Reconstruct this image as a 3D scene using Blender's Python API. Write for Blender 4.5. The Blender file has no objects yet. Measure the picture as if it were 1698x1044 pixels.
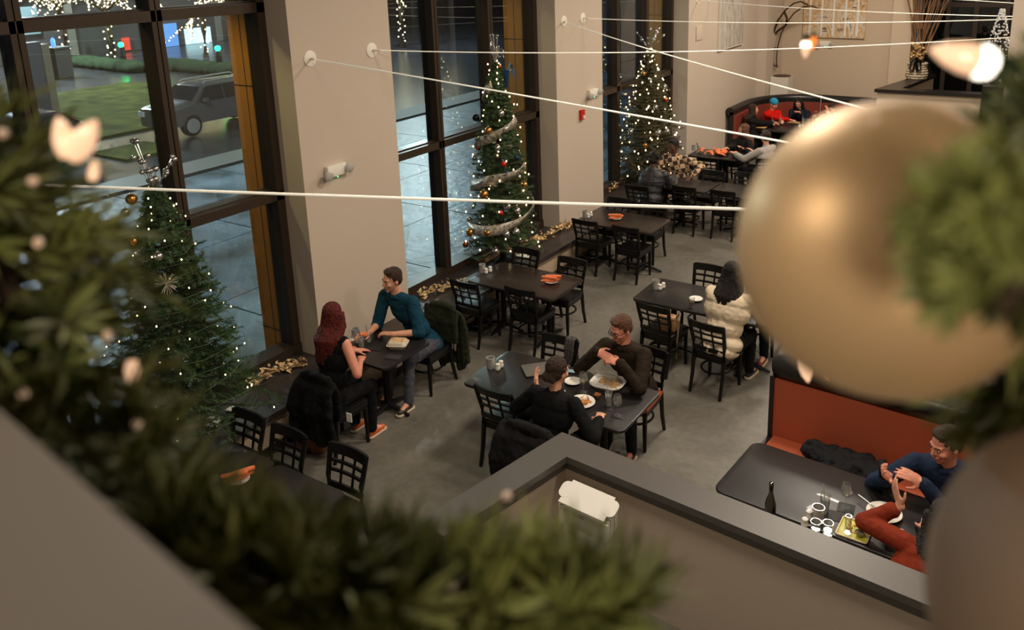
import bpy, math, random
from mathutils import Vector, Matrix, noise
random.seed(7)
PI = math.pi
C = bpy.context.scene.collection
V = Vector
# ---------------------------------------------------------------- survey of the photograph (world metres; camera above the origin)
RW = Matrix(((0.8385121, -0.11471117, 0.53267138), (0.54411863, 0.22804179, -0.80742298), (-0.0288509, 0.96687036, 0.25363228)))
CAM = V((0, 0, 4.8)); FPX = 1389.0; PPX, PPY = 886.0, 289.0
def ray(x, y):
    return (RW @ V(((x-PPX)/FPX, -(y-PPY)/FPX, -1.0))).normalized()
def at(x, y, z=None, X=None, Y=None):
    d = ray(x, y)
    t = (z-CAM.z)/d.z if z is not None else (X/d.x if X is not None else Y/d.y)
    return CAM + d*t
def near(x, y, dist):
    return CAM + ray(x, y)*dist
# ---------------------------------------------------------------- materials
def lin(c):
    return tuple(((v/255)/12.92 if v/255 <= 0.04045 else ((v/255+0.055)/1.055)**2.4) for v in c)
MATS = {}
def mat(name, col, rough=0.5, metal=0.0, bump=0.0, bscale=40.0, var=0.0, vscale=8.0, emit=0.0, ecol=None, spec=0.5, coat=0.0, col2=None, stretch=None, sheen=0.0):
    if name in MATS: return MATS[name]
    m = bpy.data.materials.new(name); m.use_nodes = True
    nt = m.node_tree; b = nt.nodes['Principled BSDF']
    c = lin(col)
    b.inputs['Base Color'].default_value = (*c, 1)
    b.inputs['Roughness'].default_value = rough
    b.inputs['Metallic'].default_value = metal
    b.inputs['Specular IOR Level'].default_value = spec
    b.inputs['Coat Weight'].default_value = coat
    b.inputs['Sheen Weight'].default_value = sheen
    if emit:
        b.inputs['Emission Color'].default_value = (*lin(ecol or col), 1)
        b.inputs['Emission Strength'].default_value = emit
    tc = nt.nodes.new('ShaderNodeTexCoord')
    src = tc.outputs['Object']
    if stretch:
        mp = nt.nodes.new('ShaderNodeMapping'); mp.inputs['Scale'].default_value = stretch
        nt.links.new(src, mp.inputs['Vector']); src = mp.outputs['Vector']
    if var:
        n = nt.nodes.new('ShaderNodeTexNoise'); n.inputs['Scale'].default_value = vscale; n.inputs['Detail'].default_value = 6
        nt.links.new(src, n.inputs['Vector'])
        r = nt.nodes.new('ShaderNodeValToRGB')
        r.color_ramp.elements[0].position = 0.3; r.color_ramp.elements[1].position = 0.7
        r.color_ramp.elements[0].color = (*[v*(1-var) for v in c], 1)
        c2 = lin(col2) if col2 else [min(1, v*(1+var)) for v in c]
        r.color_ramp.elements[1].color = (*c2, 1)
        nt.links.new(n.outputs['Fac'], r.inputs['Fac']); nt.links.new(r.outputs['Color'], b.inputs['Base Color'])
    if bump:
        n2 = nt.nodes.new('ShaderNodeTexNoise'); n2.inputs['Scale'].default_value = bscale; n2.inputs['Detail'].default_value = 4
        nt.links.new(src, n2.inputs['Vector'])
        bp = nt.nodes.new('ShaderNodeBump'); bp.inputs['Strength'].default_value = bump; bp.inputs['Distance'].default_value = 0.02
        nt.links.new(n2.outputs['Fac'], bp.inputs['Height']); nt.links.new(bp.outputs['Normal'], b.inputs['Normal'])
    if emit:
        m.cycles.emission_sampling = 'NONE'
    MATS[name] = m
    return m
def glass_mat(name, tint=(255, 255, 255), refl=1.0, rough=0.0, trans=1.0, glint_mix=0.0):
    if name in MATS: return MATS[name]
    m = bpy.data.materials.new(name); m.use_nodes = True; nt = m.node_tree; nt.nodes.clear()
    o = nt.nodes.new('ShaderNodeOutputMaterial'); mx = nt.nodes.new('ShaderNodeMixShader')
    lw = nt.nodes.new('ShaderNodeLayerWeight'); lw.inputs['Blend'].default_value = .5
    fr = nt.nodes.new('ShaderNodeMath'); fr.operation = 'POWER'; fr.inputs[1].default_value = 3.2; nt.links.new(lw.outputs['Facing'], fr.inputs[0])
    ad = nt.nodes.new('ShaderNodeMath'); ad.operation = 'MULTIPLY_ADD'; ad.inputs[1].default_value = .75; ad.inputs[2].default_value = .05; nt.links.new(fr.outputs[0], ad.inputs[0]); fr = ad
    t = nt.nodes.new('ShaderNodeBsdfTransparent'); t.inputs['Color'].default_value = (*[v*trans for v in lin(tint)], 1)
    g = nt.nodes.new('ShaderNodeBsdfGlossy'); g.inputs['Roughness'].default_value = rough
    ml = nt.nodes.new('ShaderNodeMath'); ml.operation = 'MULTIPLY'; ml.inputs[1].default_value = refl; ml.use_clamp = True
    nt.links.new(fr.outputs[0], ml.inputs[0]); nt.links.new(ml.outputs[0], mx.inputs[0])
    if glint_mix:
        df = nt.nodes.new('ShaderNodeBsdfDiffuse'); df.inputs[0].default_value = (.85, .85, .82, 1); m2 = nt.nodes.new('ShaderNodeMixShader'); m2.inputs[0].default_value = glint_mix  # white diffuse mixed in, standing for bright reflections on the glass
        nt.links.new(t.outputs[0], m2.inputs[1]); nt.links.new(df.outputs[0], m2.inputs[2]); t = m2
    nt.links.new(t.outputs[0], mx.inputs[1]); nt.links.new(g.outputs[0], mx.inputs[2]); nt.links.new(mx.outputs[0], o.inputs[0])
    MATS[name] = m
    return m
# ---------------------------------------------------------------- mesh builder
class MB:
    def __init__(s): s.v = []; s.f = []; s.mi = []
    def add(s, vs, fs, mi=0):
        o = len(s.v); s.v += [tuple(v) for v in vs]; s.f += [tuple(i+o for i in f) for f in fs]; s.mi += [mi]*len(fs)
        return s
    def box(s, x0, x1, y0, y1, z0, z1, M=None, mi=0):
        vs = [V((x, y, z)) for z in (z0, z1) for y in (y0, y1) for x in (x0, x1)]
        if M is not None: vs = [M @ v for v in vs]
        return s.add(vs, [(0, 2, 3, 1), (4, 5, 7, 6), (0, 1, 5, 4), (2, 6, 7, 3), (0, 4, 6, 2), (1, 3, 7, 5)], mi)
    def prism(s, poly, z0, z1, M=None, mi=0):
        n = len(poly)
        vs = [V((p[0], p[1], z)) for z in (z0, z1) for p in poly]
        if M is not None: vs = [M @ v for v in vs]
        return s.add(vs, [tuple(range(n))[::-1], tuple(range(n, 2*n))]+[(i, (i+1) % n, (i+1) % n+n, i+n) for i in range(n)], mi)
    def slab(s, poly, z0, z1, bev=0.006, M=None, mi=0):
        """prism with rounded top and bottom edges"""
        n = len(poly); cx = sum(p[0] for p in poly)/n; cy = sum(p[1] for p in poly)/n
        rings = []
        for dz, ins in ((0, bev), (bev*.3, bev*.3), (bev, 0)):
            rings.append((z0+dz, ins))
        for dz, ins in ((bev, 0), (bev*.3, bev*.3), (0, bev)):
            rings.append((z1-dz, ins))
        vs = []
        for z, ins in rings:
            for p in poly:
                d = V((p[0]-cx, p[1]-cy)); L = d.length or 1
                q = d*(1-ins*1.3/L)
                vs.append(V((cx+q.x, cy+q.y, z)))
        if M is not None: vs = [M @ v for v in vs]
        fs = [tuple(range(n))[::-1], tuple(range(5*n, 6*n))]
        for r in range(5):
            fs += [(r*n+i, r*n+(i+1) % n, (r+1)*n+(i+1) % n, (r+1)*n+i) for i in range(n)]
        return s.add(vs, fs, mi)
    def lathe(s, prof, seg=20, M=None, caps=True, mi=0):
        vs = []; n = len(prof)
        for r, z in prof:
            for k in range(seg):
                a = 2*PI*k/seg; vs.append(V((r*math.cos(a), r*math.sin(a), z)))
        if M is not None: vs = [M @ v for v in vs]
        fs = []
        for i in range(n-1):
            for k in range(seg):
                k2 = (k+1) % seg
                fs.append((i*seg+k, i*seg+k2, (i+1)*seg+k2, (i+1)*seg+k))
        if caps:
            fs.append(tuple(range(seg))[::-1]); fs.append(tuple((n-1)*seg+k for k in range(seg)))
        return s.add(vs, fs, mi)
    def tube(s, pts, r, seg=8, closed=False, flat=None, mi=0, up=V((0, 0, 1))):
        """sweep; r scalar/list; flat=(a,b) elliptical factors"""
        pts = [V(p) for p in pts]; n = len(pts); vs = []
        fa, fb = flat or (1, 1)
        for i, p in enumerate(pts):
            if closed: t = pts[(i+1) % n]-pts[i-1]
            else: t = pts[min(i+1, n-1)]-pts[max(i-1, 0)]
            t.normalize()
            a = t.cross(up)
            if a.length < 1e-3: a = t.cross(V((1, 0, 0)))
            a.normalize(); b = a.cross(t).normalized()
            rr = r[i] if isinstance(r, (list, tuple)) else r
            for k in range(seg):
                th = 2*PI*k/seg; vs.append(p+a*(rr*fa*math.cos(th))+b*(rr*fb*math.sin(th)))
        fs = []
        for i in range(n if closed else n-1):
            j = (i+1) % n
            for k in range(seg):
                k2 = (k+1) % seg
                fs.append((i*seg+k, i*seg+k2, j*seg+k2, j*seg+k))
        if not closed:
            fs.append(tuple(range(seg))[::-1]); fs.append(tuple((n-1)*seg+k for k in range(seg)))
        return s.add(vs, fs, mi)
    def ell(s, c, r, ax=None, su=12, sv=8, mi=0):
        c = V(c)
        if isinstance(r, (int, float)): r = (r, r, r)
        ax = ax or (V((1, 0, 0)), V((0, 1, 0)), V((0, 0, 1)))
        vs = [c-ax[2]*r[2]]
        for j in range(1, sv):
            ph = -PI/2+PI*j/sv
            for k in range(su):
                th = 2*PI*k/su
                vs.append(c+ax[0]*(r[0]*math.cos(ph)*math.cos(th))+ax[1]*(r[1]*math.cos(ph)*math.sin(th))+ax[2]*(r[2]*math.sin(ph)))
        vs.append(c+ax[2]*r[2]); fs = []
        for k in range(su):
            fs.append((0, 1+(k+1) % su, 1+k))
            fs.append((len(vs)-1, 1+(sv-2)*su+k, 1+(sv-2)*su+(k+1) % su))
        for j in range(sv-2):
            for k in range(su):
                a = 1+j*su+k; b = 1+j*su+(k+1) % su
                fs.append((a, b, b+su, a+su))
        return s.add(vs, fs, mi)
    def cap(s, p0, r0, p1, r1, seg=10, flat=None, up=V((0, 0, 1)), mi=0):
        """tapered capsule"""
        p0 = V(p0); p1 = V(p1); t = (p1-p0)
        if t.length < 1e-5: return s.ell(p0, r0)
        t.normalize(); pts = []; rr = []
        for a in (80, 55, 25): pts.append(p0-t*r0*math.sin(math.radians(a))); rr.append(r0*math.cos(math.radians(a)))
        pts.append(p0); rr.append(r0); pts.append(p1); rr.append(r1)
        for a in (25, 55, 80): pts.append(p1+t*r1*math.sin(math.radians(a))); rr.append(r1*math.cos(math.radians(a)))
        return s.tube(pts, rr, seg, flat=flat, up=up, mi=mi)
    def build(s, name, mats, parent=None, smooth=True, M=None):
        me = bpy.data.meshes.new(name)
        vs = s.v if M is None else [tuple(M @ V(v)) for v in s.v]
        me.from_pydata(vs, [], s.f)
        if not isinstance(mats, (list, tuple)): mats = [mats]
        for m in mats: me.materials.append(m)
        if len(mats) > 1: me.polygons.foreach_set('material_index', s.mi)
        if smooth:
            me.polygons.foreach_set('use_smooth', [True]*len(me.polygons))
            try: me.set_sharp_from_angle(angle=math.radians(38))
            except Exception: pass
        me.update()
        o = bpy.data.objects.new(name, me); C.objects.link(o)
        if parent is not None: o.parent = parent
        return o
def T(x, y, z, rz=0, sc=1):
    return Matrix.Translation((x, y, z)) @ Matrix.Rotation(rz, 4, 'Z') @ Matrix.Scale(sc, 4)
def tag(o, label=None, cat=None, group=None, kind=None):
    if label: o['label'] = label
    if cat: o['category'] = cat
    if group: o['group'] = group
    if kind: o['kind'] = kind
    return o
def empty(name, loc=(0, 0, 0), rz=0, label=None, cat=None, group=None, kind=None):
    o = bpy.data.objects.new(name, None); C.objects.link(o); o.location = loc; o.rotation_euler = (0, 0, rz); o.empty_display_size = .1
    return tag(o, label, cat, group, kind)
def dup(root, loc, rz=0, label=None, group=None, tilt=None):
    r = root.copy(); C.objects.link(r); r.location = loc; r.rotation_euler = tilt or (0, 0, rz)
    if label: r['label'] = label
    if group: r['group'] = group
    for ch in list(root.children):
        c = ch.copy(); C.objects.link(c); c.parent = r
        for g in list(ch.children):
            d = g.copy(); C.objects.link(d); d.parent = c
    return r
def rrect(w, d, r, n=5, cx=0, cy=0):
    out = []
    for sx, sy, a0 in ((1, 1, 0), (-1, 1, 90), (-1, -1, 180), (1, -1, 270)):
        for k in range(n+1):
            a = math.radians(a0+90*k/n)
            out.append((cx+sx*(w/2-r)+r*math.cos(a), cy+sy*(d/2-r)+r*math.sin(a)))
    return out
def baked(mb, name, m, voxel=0.01, smooth=4, parent=None, disp=0.0, dsize=0.12, dseed=0):
    """fuse overlapping solids of a builder into one continuous skin"""
    me = bpy.data.meshes.new('t'); me.from_pydata(mb.v, [], mb.f)
    o = bpy.data.objects.new('t', me); C.objects.link(o)
    r = o.modifiers.new('r', 'REMESH'); r.mode = 'VOXEL'; r.voxel_size = voxel; r.use_smooth_shade = True
    if smooth:
        sm = o.modifiers.new('s', 'SMOOTH'); sm.factor = .5; sm.iterations = smooth
    dg = bpy.context.evaluated_depsgraph_get()
    ev = o.evaluated_get(dg)
    nm = bpy.data.meshes.new_from_object(ev)
    bpy.data.objects.remove(o); bpy.data.meshes.remove(me)
    if disp:
        nrm = [v.normal.copy() for v in nm.vertices]; off = V((dseed*7.3, dseed*3.1, 0))
        for v, n in zip(nm.vertices, nrm):
            p = (v.co+off)/dsize
            w = noise.noise(p)+.5*noise.noise(p*2.1)
            w = 1-abs(w)*2
            v.co += n*(disp*w)
    nm.name = name
    nm.materials.clear(); nm.materials.append(m)
    nm.polygons.foreach_set('use_smooth', [True]*len(nm.polygons))
    ob = bpy.data.objects.new(name, nm); C.objects.link(ob)
    if parent is not None: ob.parent = parent
    return ob
# ---------------------------------------------------------------- palette
M_wall = mat('wall_paint', (196, 180, 162), .75, bump=.08, bscale=160)
M_wall2 = mat('wall_paint_back', (196, 176, 152), .75, bump=.08, bscale=160)
M_frame = mat('bronze_window_frame', (66, 54, 44), .32, metal=.35, bump=.02)
M_wood = mat('espresso_wood', (26, 21, 20), .34, bump=.05, bscale=60, coat=.15)
M_blackwood = mat('black_chair_wood', (10, 9, 9), .35, spec=.3)
M_vinyl = mat('black_vinyl', (12, 11, 12), .38, bump=.1, bscale=90, spec=.4)
M_rust = mat('rust_vinyl', (168, 70, 32), .4, bump=.1, bscale=90)
M_top = mat('table_laminate', (36, 26, 22), .33, var=.35, vscale=5, bump=.03, bscale=90, stretch=(1, 8, 1), coat=.1)
M_topb = mat('table_laminate_black', (26, 23, 23), .4, var=.2, vscale=6, bump=.03, bscale=90, coat=.1)
M_iron = mat('cast_iron_black', (10, 10, 11), .5, bump=.1, spec=.3)
M_ledge = mat('ledge_stain', (52, 45, 42), .38, var=.35, vscale=6, stretch=(8, .7, 1), bump=.05, coat=.1)
M_white = mat('white_ceramic', (235, 230, 220), .25, coat=.3)
M_steel = mat('brushed_steel', (208, 205, 200), .3, metal=.6)
M_paper = mat('white_paper', (232, 228, 218), .7)
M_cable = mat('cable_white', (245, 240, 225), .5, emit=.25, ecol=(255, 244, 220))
M_glass = glass_mat('drinking_glass', (248, 249, 248), 1.3, glint_mix=.07)
M_pane = glass_mat('window_pane', (205, 212, 208), 1.15)
M_orange = mat('orange_cloth', (232, 120, 60), .75, bump=.3, bscale=200, sheen=.3)
M_gold = mat('gold_foil', (226, 190, 138), .28, metal=.8, bump=.6, bscale=120)
M_silver = mat('silver_ornament', (210, 208, 205), .18, metal=.95)
M_goldball = mat('gold_ornament', (205, 150, 80), .25, metal=.9)
M_copper = mat('copper_ornament', (190, 105, 50), .22, metal=.9)
M_blueorn = mat('blue_ornament', (30, 70, 110), .3, metal=.7)
M_redorn = mat('red_ornament', (190, 40, 30), .3, metal=.3)
M_darkorn = mat('black_ornament', (15, 14, 18), .2, metal=.3)
M_needle = mat('fir_needles', (66, 92, 52), .6, var=.4, vscale=6)
M_needle2 = mat('brown_green_needles', (96, 84, 56), .6, var=.4, vscale=6)
M_fgneedle = mat('garland_needles', (84, 100, 44), .55, var=.6, vscale=14, col2=(150, 156, 84))
M_bulb = mat('warm_fairy_bulb', (255, 232, 190), .3, emit=7, ecol=(255, 222, 165))
M_ribbon = mat('plaid_ribbon', (150, 138, 122), .35, metal=.4, var=.7, vscale=18)
M_bark = mat('bark', (60, 45, 32), .9, bump=.4, bscale=60)
M_skin = mat('skin_light', (214, 156, 128), .5, var=.08, vscale=12)
M_skinp = mat('skin_pink', (212, 140, 115), .5, var=.1, vscale=12)
M_skind = mat('skin_dark', (96, 62, 45), .45)
M_hairb = mat('hair_brown', (58, 38, 26), .45, var=.5, vscale=60, stretch=(3, 3, .4), bump=.8, bscale=120)
M_haird = mat('hair_dark', (24, 17, 15), .4, var=.5, vscale=60, bump=.8, bscale=110, stretch=(3, 3, .5))
M_hairr = mat('hair_red', (66, 16, 14), .42, var=.65, vscale=26, bump=.9, bscale=90, stretch=(3, 3, .35), col2=(128, 34, 24))
M_hairl = mat('hair_light_brown', (112, 76, 52), .5, var=.4, vscale=60, bump=.8, bscale=120, stretch=(3, 3, .5))
M_eyew = mat('eye_white', (188, 172, 162), .4); M_eyed = mat('eye_dark', (35, 24, 20), .2)
M_lips = mat('lips', (165, 88, 76), .5)
# ================================================================ SETTING
XP, XG, XL = -6.85, -7.30, -6.36       # pier face, glass, ledge front
P0, PW, PB = 0.69, 1.5, 5.2            # pier start, width, bay
ZT = 6.5
def struct(o, label=None, cat='room'):
    o['kind'] = 'structure'
    if label: o['label'] = label; o['category'] = cat
    return o
def floor_mat():
    m = mat('polished_concrete', (128, 122, 108), .33, bump=.02, bscale=20, spec=.5)
    nt = m.node_tree; b = nt.nodes['Principled BSDF']
    tc = nt.nodes.new('ShaderNodeTexCoord')
    n1 = nt.nodes.new('ShaderNodeTexNoise'); n1.inputs['Scale'].default_value = .9; n1.inputs['Detail'].default_value = 8; n1.inputs['Roughness'].default_value = .65; n1.inputs['Distortion'].default_value = .6
    n2 = nt.nodes.new('ShaderNodeTexNoise'); n2.inputs['Scale'].default_value = 14; n2.inputs['Detail'].default_value = 6
    nt.links.new(tc.outputs['Object'], n1.inputs['Vector']); nt.links.new(tc.outputs['Object'], n2.inputs['Vector'])
    mx = nt.nodes.new('ShaderNodeMix'); mx.data_type = 'FLOAT'; mx.inputs[0].default_value = .3
    nt.links.new(n1.outputs['Fac'], mx.inputs[2]); nt.links.new(n2.outputs['Fac'], mx.inputs[3])
    r = nt.nodes.new('ShaderNodeValToRGB'); r.color_ramp.elements[0].position = .33; r.color_ramp.elements[1].position = .66
    r.color_ramp.elements[0].color = (*lin((88, 84, 76)), 1); r.color_ramp.elements[1].color = (*lin((122, 117, 107)), 1)
    nt.links.new(mx.outputs[0], r.inputs['Fac']); nt.links.new(r.outputs['Color'], b.inputs['Base Color'])
    rr = nt.nodes.new('ShaderNodeMapRange'); rr.inputs[3].default_value = .22; rr.inputs[4].default_value = .5
    nt.links.new(n1.outputs['Fac'], rr.inputs[0]); nt.links.new(rr.outputs[0], b.inputs['Roughness'])
    return m
struct(MB().box(-7.4, 4.2, -3, 24, -.2, 0).build('floor', floor_mat(), smooth=False), 'grey polished concrete floor of the dining room', 'floor')
struct(MB().box(-7.9, 4.2, -3, 24, ZT, ZT+.2).build('ceiling', mat('ceiling_paint', (120, 112, 104), .9), smooth=False), 'ceiling of the dining room', 'ceiling')
M_ochre = mat('ochre_metal_panel', (178, 112, 20), .6, bump=.04)
for k in range(-1, 4):
    y0 = P0+k*PB; y1 = y0+PW if k < 3 else 20.7
    w = struct(MB().box(-7.2, XP, y0, y1, 0, ZT).build('wall_left', M_wall, smooth=False), 'beige pier of the window wall', 'wall')
    e = MB().box(-7.82, -7.2, y0+.001, y1, 0, ZT).build('outer_cladding', M_ochre, w, smooth=False)
    j = MB()
    for z in (.62, 2.16, 3.5, 5): j.box(-7.825, -7.38, y0-.002, y0+.001, z, z+.012)
    j.box(-7.62, -7.612, y0-.002, y0+.001, 0, ZT)
    j.build('cladding_joint', M_iron, w, smooth=False)
struct(MB().box(XP-.4, -6.62, 20.7, 22, 0, ZT).build('wall_left', M_wall, smooth=False), 'beige corner pier beside the sculpture', 'wall')
struct(MB().box(-6.85, -3.9, 22, 22.2, 0, ZT).build('wall_back', M_wall2, smooth=False), 'beige back wall with the abstract canvas', 'wall')
struct(MB().box(-3.9, -3.45, 21.6, 22.2, 0, ZT).build('wall_back', M_wall2, smooth=False), 'beige back wall return right of the canvas', 'wall')
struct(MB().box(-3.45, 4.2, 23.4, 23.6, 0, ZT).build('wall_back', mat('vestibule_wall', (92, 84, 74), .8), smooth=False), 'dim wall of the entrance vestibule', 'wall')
struct(MB().box(4.0, 4.2, -3, 23.6, 0, ZT).build('wall_right', M_wall, smooth=False), 'beige wall on the right side of the room', 'wall')
struct(MB().box(-7.9, 4.2, -3.2, -3, 0, ZT).build('wall_front', M_wall, smooth=False), 'beige wall behind the upper level', 'wall')
# entrance door at the far right
d = empty('door_1', (-2.2, 22.6, 0)); struct(d, 'dark framed glass entrance door at the far right', 'door')
db = MB()
for x in (-1.2, -.62, -.02, .62, 1.25): db.box(x-.05, x+.05, -.06, .06, 0, 5.2)
for z in (1.0, 2.25, 3.35, 4.4): db.box(-1.2, 1.25, -.05, .05, z-.05, z+.05)
db.build('door_frame', M_frame, d, smooth=False)
MB().box(-1.2, 1.25, -.01, .01, 0, 5.2).build('door_glass', glass_mat('door_glass', (150, 165, 170), 1.5), d, smooth=False)
MB().box(.05, .25, -.09, -.06, 1.75, 2.02).build('door_notice', mat('grey_notice', (150, 148, 140), .6), d, smooth=False)
# windows
for k in range(0, 3):
    y0 = P0+PW+k*PB; y1 = y0+PB-PW; L = y1-y0
    r = empty('window_%d' % (k+1), (XG, y0, 0)); struct(r, ['bay of tall windows nearest the camera with parked cars behind', 'middle bay of tall windows behind the narrow Christmas tree', 'farthest bay of tall windows behind the bushy Christmas tree'][k], 'window')
    f = MB()
    f.box(-.09, .12, 0, .10, .45, ZT).box(-.09, .12, L-.10, L, .45, ZT).box(-.09, .14, 0, L, .45, .56).box(-.09, .12, 0, L, ZT-.1, ZT)
    f.build('window_frame', M_frame, r, smooth=False)
    for q in (1, 2):
        yc = L*q/3
        MB().box(-.09, .12, yc-.055, yc-.006, .5, ZT).box(-.09, .12, yc+.006, yc+.055, .5, ZT).box(-.09, .10, yc-.006, yc+.006, .5, ZT).build('mullion', M_frame, r, smooth=False)
    for z in (2.335, 4.355):
        MB().box(-.09, .12, 0, L, z-.05, z+.05).box(-.12, .04, 0, L, z+.05, z+.065).build('transom', M_frame, r, smooth=False)
    for q in range(3):
        for z0, z1 in ((.55, 2.29), (2.38, 4.31), (4.40, ZT)):
            MB().box(-.004, .004, L*q/3+.03, L*(q+1)/3-.03, z0, z1).build('window_pane', M_pane, r, smooth=False)
# ledge
lg = struct(MB().box(-7.2, XL, -2.8, 16.3, .385, .45).build('trim_1', M_ledge, smooth=False), 'dark wood window ledge running below the windows', 'ledge')
struct(MB().box(-7.2, XL-.05, -2.8, 16.3, 0, .385).build('wall_left', mat('ledge_wall', (176, 156, 132), .75), smooth=False), 'beige low wall under the ledge', 'wall')
struct(MB().box(XL-.05, XL-.035, -2.8, 16.28, 0, .1).build('baseboard_left', M_wood, smooth=False), 'dark baseboard under the ledge', 'baseboard')
# near half wall with dark cap (angled corner)
Cc = V((-3.149, 5.065)); Lc = V((-3.43, 3.65)); Rc = V((.9, 4.73))
uL = (Lc-Cc).normalized(); uR = (Rc-Cc).normalized()
nL = V((-uL.y, uL.x)); nL = nL if nL.x > 0 else -nL
nR = V((-uR.y, uR.x)); nR = nR if nR.y < 0 else -nR
def corner(o):   # offset corner of the L by o metres inwards
    a = Cc+nL*o; b = Cc+nR*o
    den = uL.x*uR.y-uL.y*uR.x; t = ((b-a).x*uR.y-(b-a).y*uR.x)/den
    return a+uL*t
def Lpoly(o0, o1):
    return [tuple(Lc+nL*o0), tuple(corner(o0)), tuple(Rc+nR*o0), tuple(Rc+nR*o1), tuple(corner(o1)), tuple(Lc+nL*o1)]
hw = struct(MB().prism(Lpoly(.05, .2), 0, 1.045)
            .build('wall_half', M_wall, smooth=False), 'beige half wall with a corner in the foreground dining area', 'wall')
for o0, o1, z0, z1 in ((0, .255, 1.045, 1.1), (.2, .225, .97, 1.045)):
    MB().prism(Lpoly(o0, o1), z0, z1).build('wall_cap', mat('cap_stain_gloss', (84, 80, 75), .36, bump=.03, coat=.1), hw, smooth=False)  # stain colour lightened to stand for gloss reflected on the cap
# far half wall at the landing
a0 = at(1455, 147, z=1.75); a1 = at(1534, 122, z=1.75); a2 = V((a0.x+2.6, a0.y+.1, 1.75))
hv = struct(MB().prism([(a0.x, a0.y), (a1.x, a1.y), (a1.x+.2, a1.y), (a0.x+.35, a0.y+.22), (a2.x, a2.y+.22), (a2.x, a2.y)], 0, 1.68).build('wall_half', M_wall2, smooth=False), 'beige half wall of the far landing below the basket', 'wall')
MB().prism([(a0.x-.05, a0.y-.06), (a1.x-.04, a1.y), (a1.x+.26, a1.y), (a0.x+.45, a0.y+.28), (a2.x, a2.y+.28), (a2.x, a2.y-.06)], 1.68, 1.75).build('wall_cap', M_wood, hv, smooth=False)
# tall column at the right edge
pc = at(1675, 60, Y=9.0)
struct(MB().box(pc.x, pc.x+1.0, 9.0, 9.5, 0, ZT).build('column', M_wall, smooth=False), 'beige column at the right edge of the photo', 'column')
# mezzanine under the camera
struct(MB().box(-3.0, 4.0, -3, .14, 3.1, 3.3).build('floor', mat('mezzanine_floor', (60, 55, 50), .8), smooth=False), 'upper level floor behind the camera', 'floor')
pa, pb = at(-60, 620, z=4.62), at(430, 1044, z=4.62); dv = (pb-pa).normalized()
pq = pa-dv*.12; pr = pb+dv*.05
struct(MB().slab([(pq.x, pq.y), (pr.x, pr.y), (pr.x-.02, pr.y-.22), (pq.x, pq.y-.3)][::-1], 4.57, 4.62, .004).build('trim_2', mat('parapet_cream', (126, 116, 106), .65)), 'cream parapet cap blurred at the lower left corner', 'trim')
# ---------------------------------------------------------------- outside
M_asph = mat('wet_asphalt', (46, 46, 50), .24,  bump=.3, bscale=3, var=.4, vscale=1.2)
M_walk = mat('wet_paving', (54, 60, 68), .36, spec=.4,  bump=.6, bscale=6, var=.8, vscale=.9, col2=(120, 136, 150))
M_grass = mat('lawn', (72, 76, 30), .9, bump=1.0, bscale=24, var=.6, vscale=1.6, spec=.05)
M_kerb = mat('kerb_concrete', (80, 76, 72), .6)
ext = struct(MB().box(-110, -7.82, -30, 90, -.25, -.02).build('street', M_asph, smooth=False), 'wet dark asphalt street outside the windows', 'street')
pv = MB()
for i in range(0, 14):
    for jx in range(4):
        x1 = -7.83-jx*2.35; pv.box(x1-2.33, x1, -6+i*2.6, -6+i*2.6+2.57, -.02, .0)
struct(pv.build('sidewalk', M_walk, smooth=False), 'wet pale sidewalk slabs outside the windows', 'sidewalk')
struct(MB().box(-18.5, -17.4, -8, 40, -.02, .03).build('kerb', M_kerb, smooth=False), 'concrete kerb between sidewalk and street', 'kerb')
struct(MB().box(-34, -23.6, 6, 20.5, -.02, .05).box(-21.9, -20.2, 11.7, 13.3, -.02, .04).build('lawn', M_grass, smooth=False), 'floodlit strip of grass behind the parked cars', 'lawn')
hedge_m = mat('low_hedge', (40, 52, 36), .95, spec=.03,  bump=1, bscale=25, var=.5, vscale=12)
for (p, q) in (((120, 106), (225, 118)), ((268, 112), (395, 124))):
    a = at(*p, z=0); b = at(*q, z=0); ob = MB()
    n = 26
    for i in range(n):
        c = a.lerp(b, i/(n-1)); ob.ell((c.x+random.uniform(-.3, .3), c.y, .15), (.7, .7, .3+random.random()*.1), su=8, sv=6)
    h = baked(ob, 'low_hedge', hedge_m, .12, 1)
    tag(h, 'low dark hedge strip by the green lamps, %s mullion' % ('left of the middle' if p[0] == 120 else 'right of the middle'), 'hedge')
# green bollard lamps
M_gl = mat('green_lamp', (20, 255, 140), .3, emit=60, ecol=(10, 235, 110)); M_gl.cycles.emission_sampling = 'FRONT'
M_gl2 = mat('teal_lamp', (20, 255, 190), .3, emit=14, ecol=(40, 255, 200))
bol = None
bls = [((366, 121), 'green topped bollard lamp farthest right, beside the ochre panel'), ((272, 107), 'green topped bollard lamp just right of the middle mullion'), ((206, 112), 'green topped bollard lamp just left of the middle mullion'),
       ((187, 92), 'green topped bollard lamp behind the string lit trunk'), ((95, 98), 'green topped bollard lamp near the grey utility box'), ((64, 84), 'green topped bollard lamp second from the left'), ((52, 97), 'green topped bollard lamp farthest left')]
for i, (p, lab) in enumerate(bls):
    c = at(*p, z=0)
    if bol is None:
        bol = empty('bollard_lamp', c, 0, lab, 'lamp', 'green bollard lamps across the street')
        MB().lathe([(.16, 0), (.16, .95), (.12, 1.0)], 10).build('post', M_iron, bol)
        MB().ell((0, 0, 1.12), (.13, .13, .12)).build('lamp_head', M_gl, bol)
    else: dup(bol, c, 0, lab)
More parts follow.
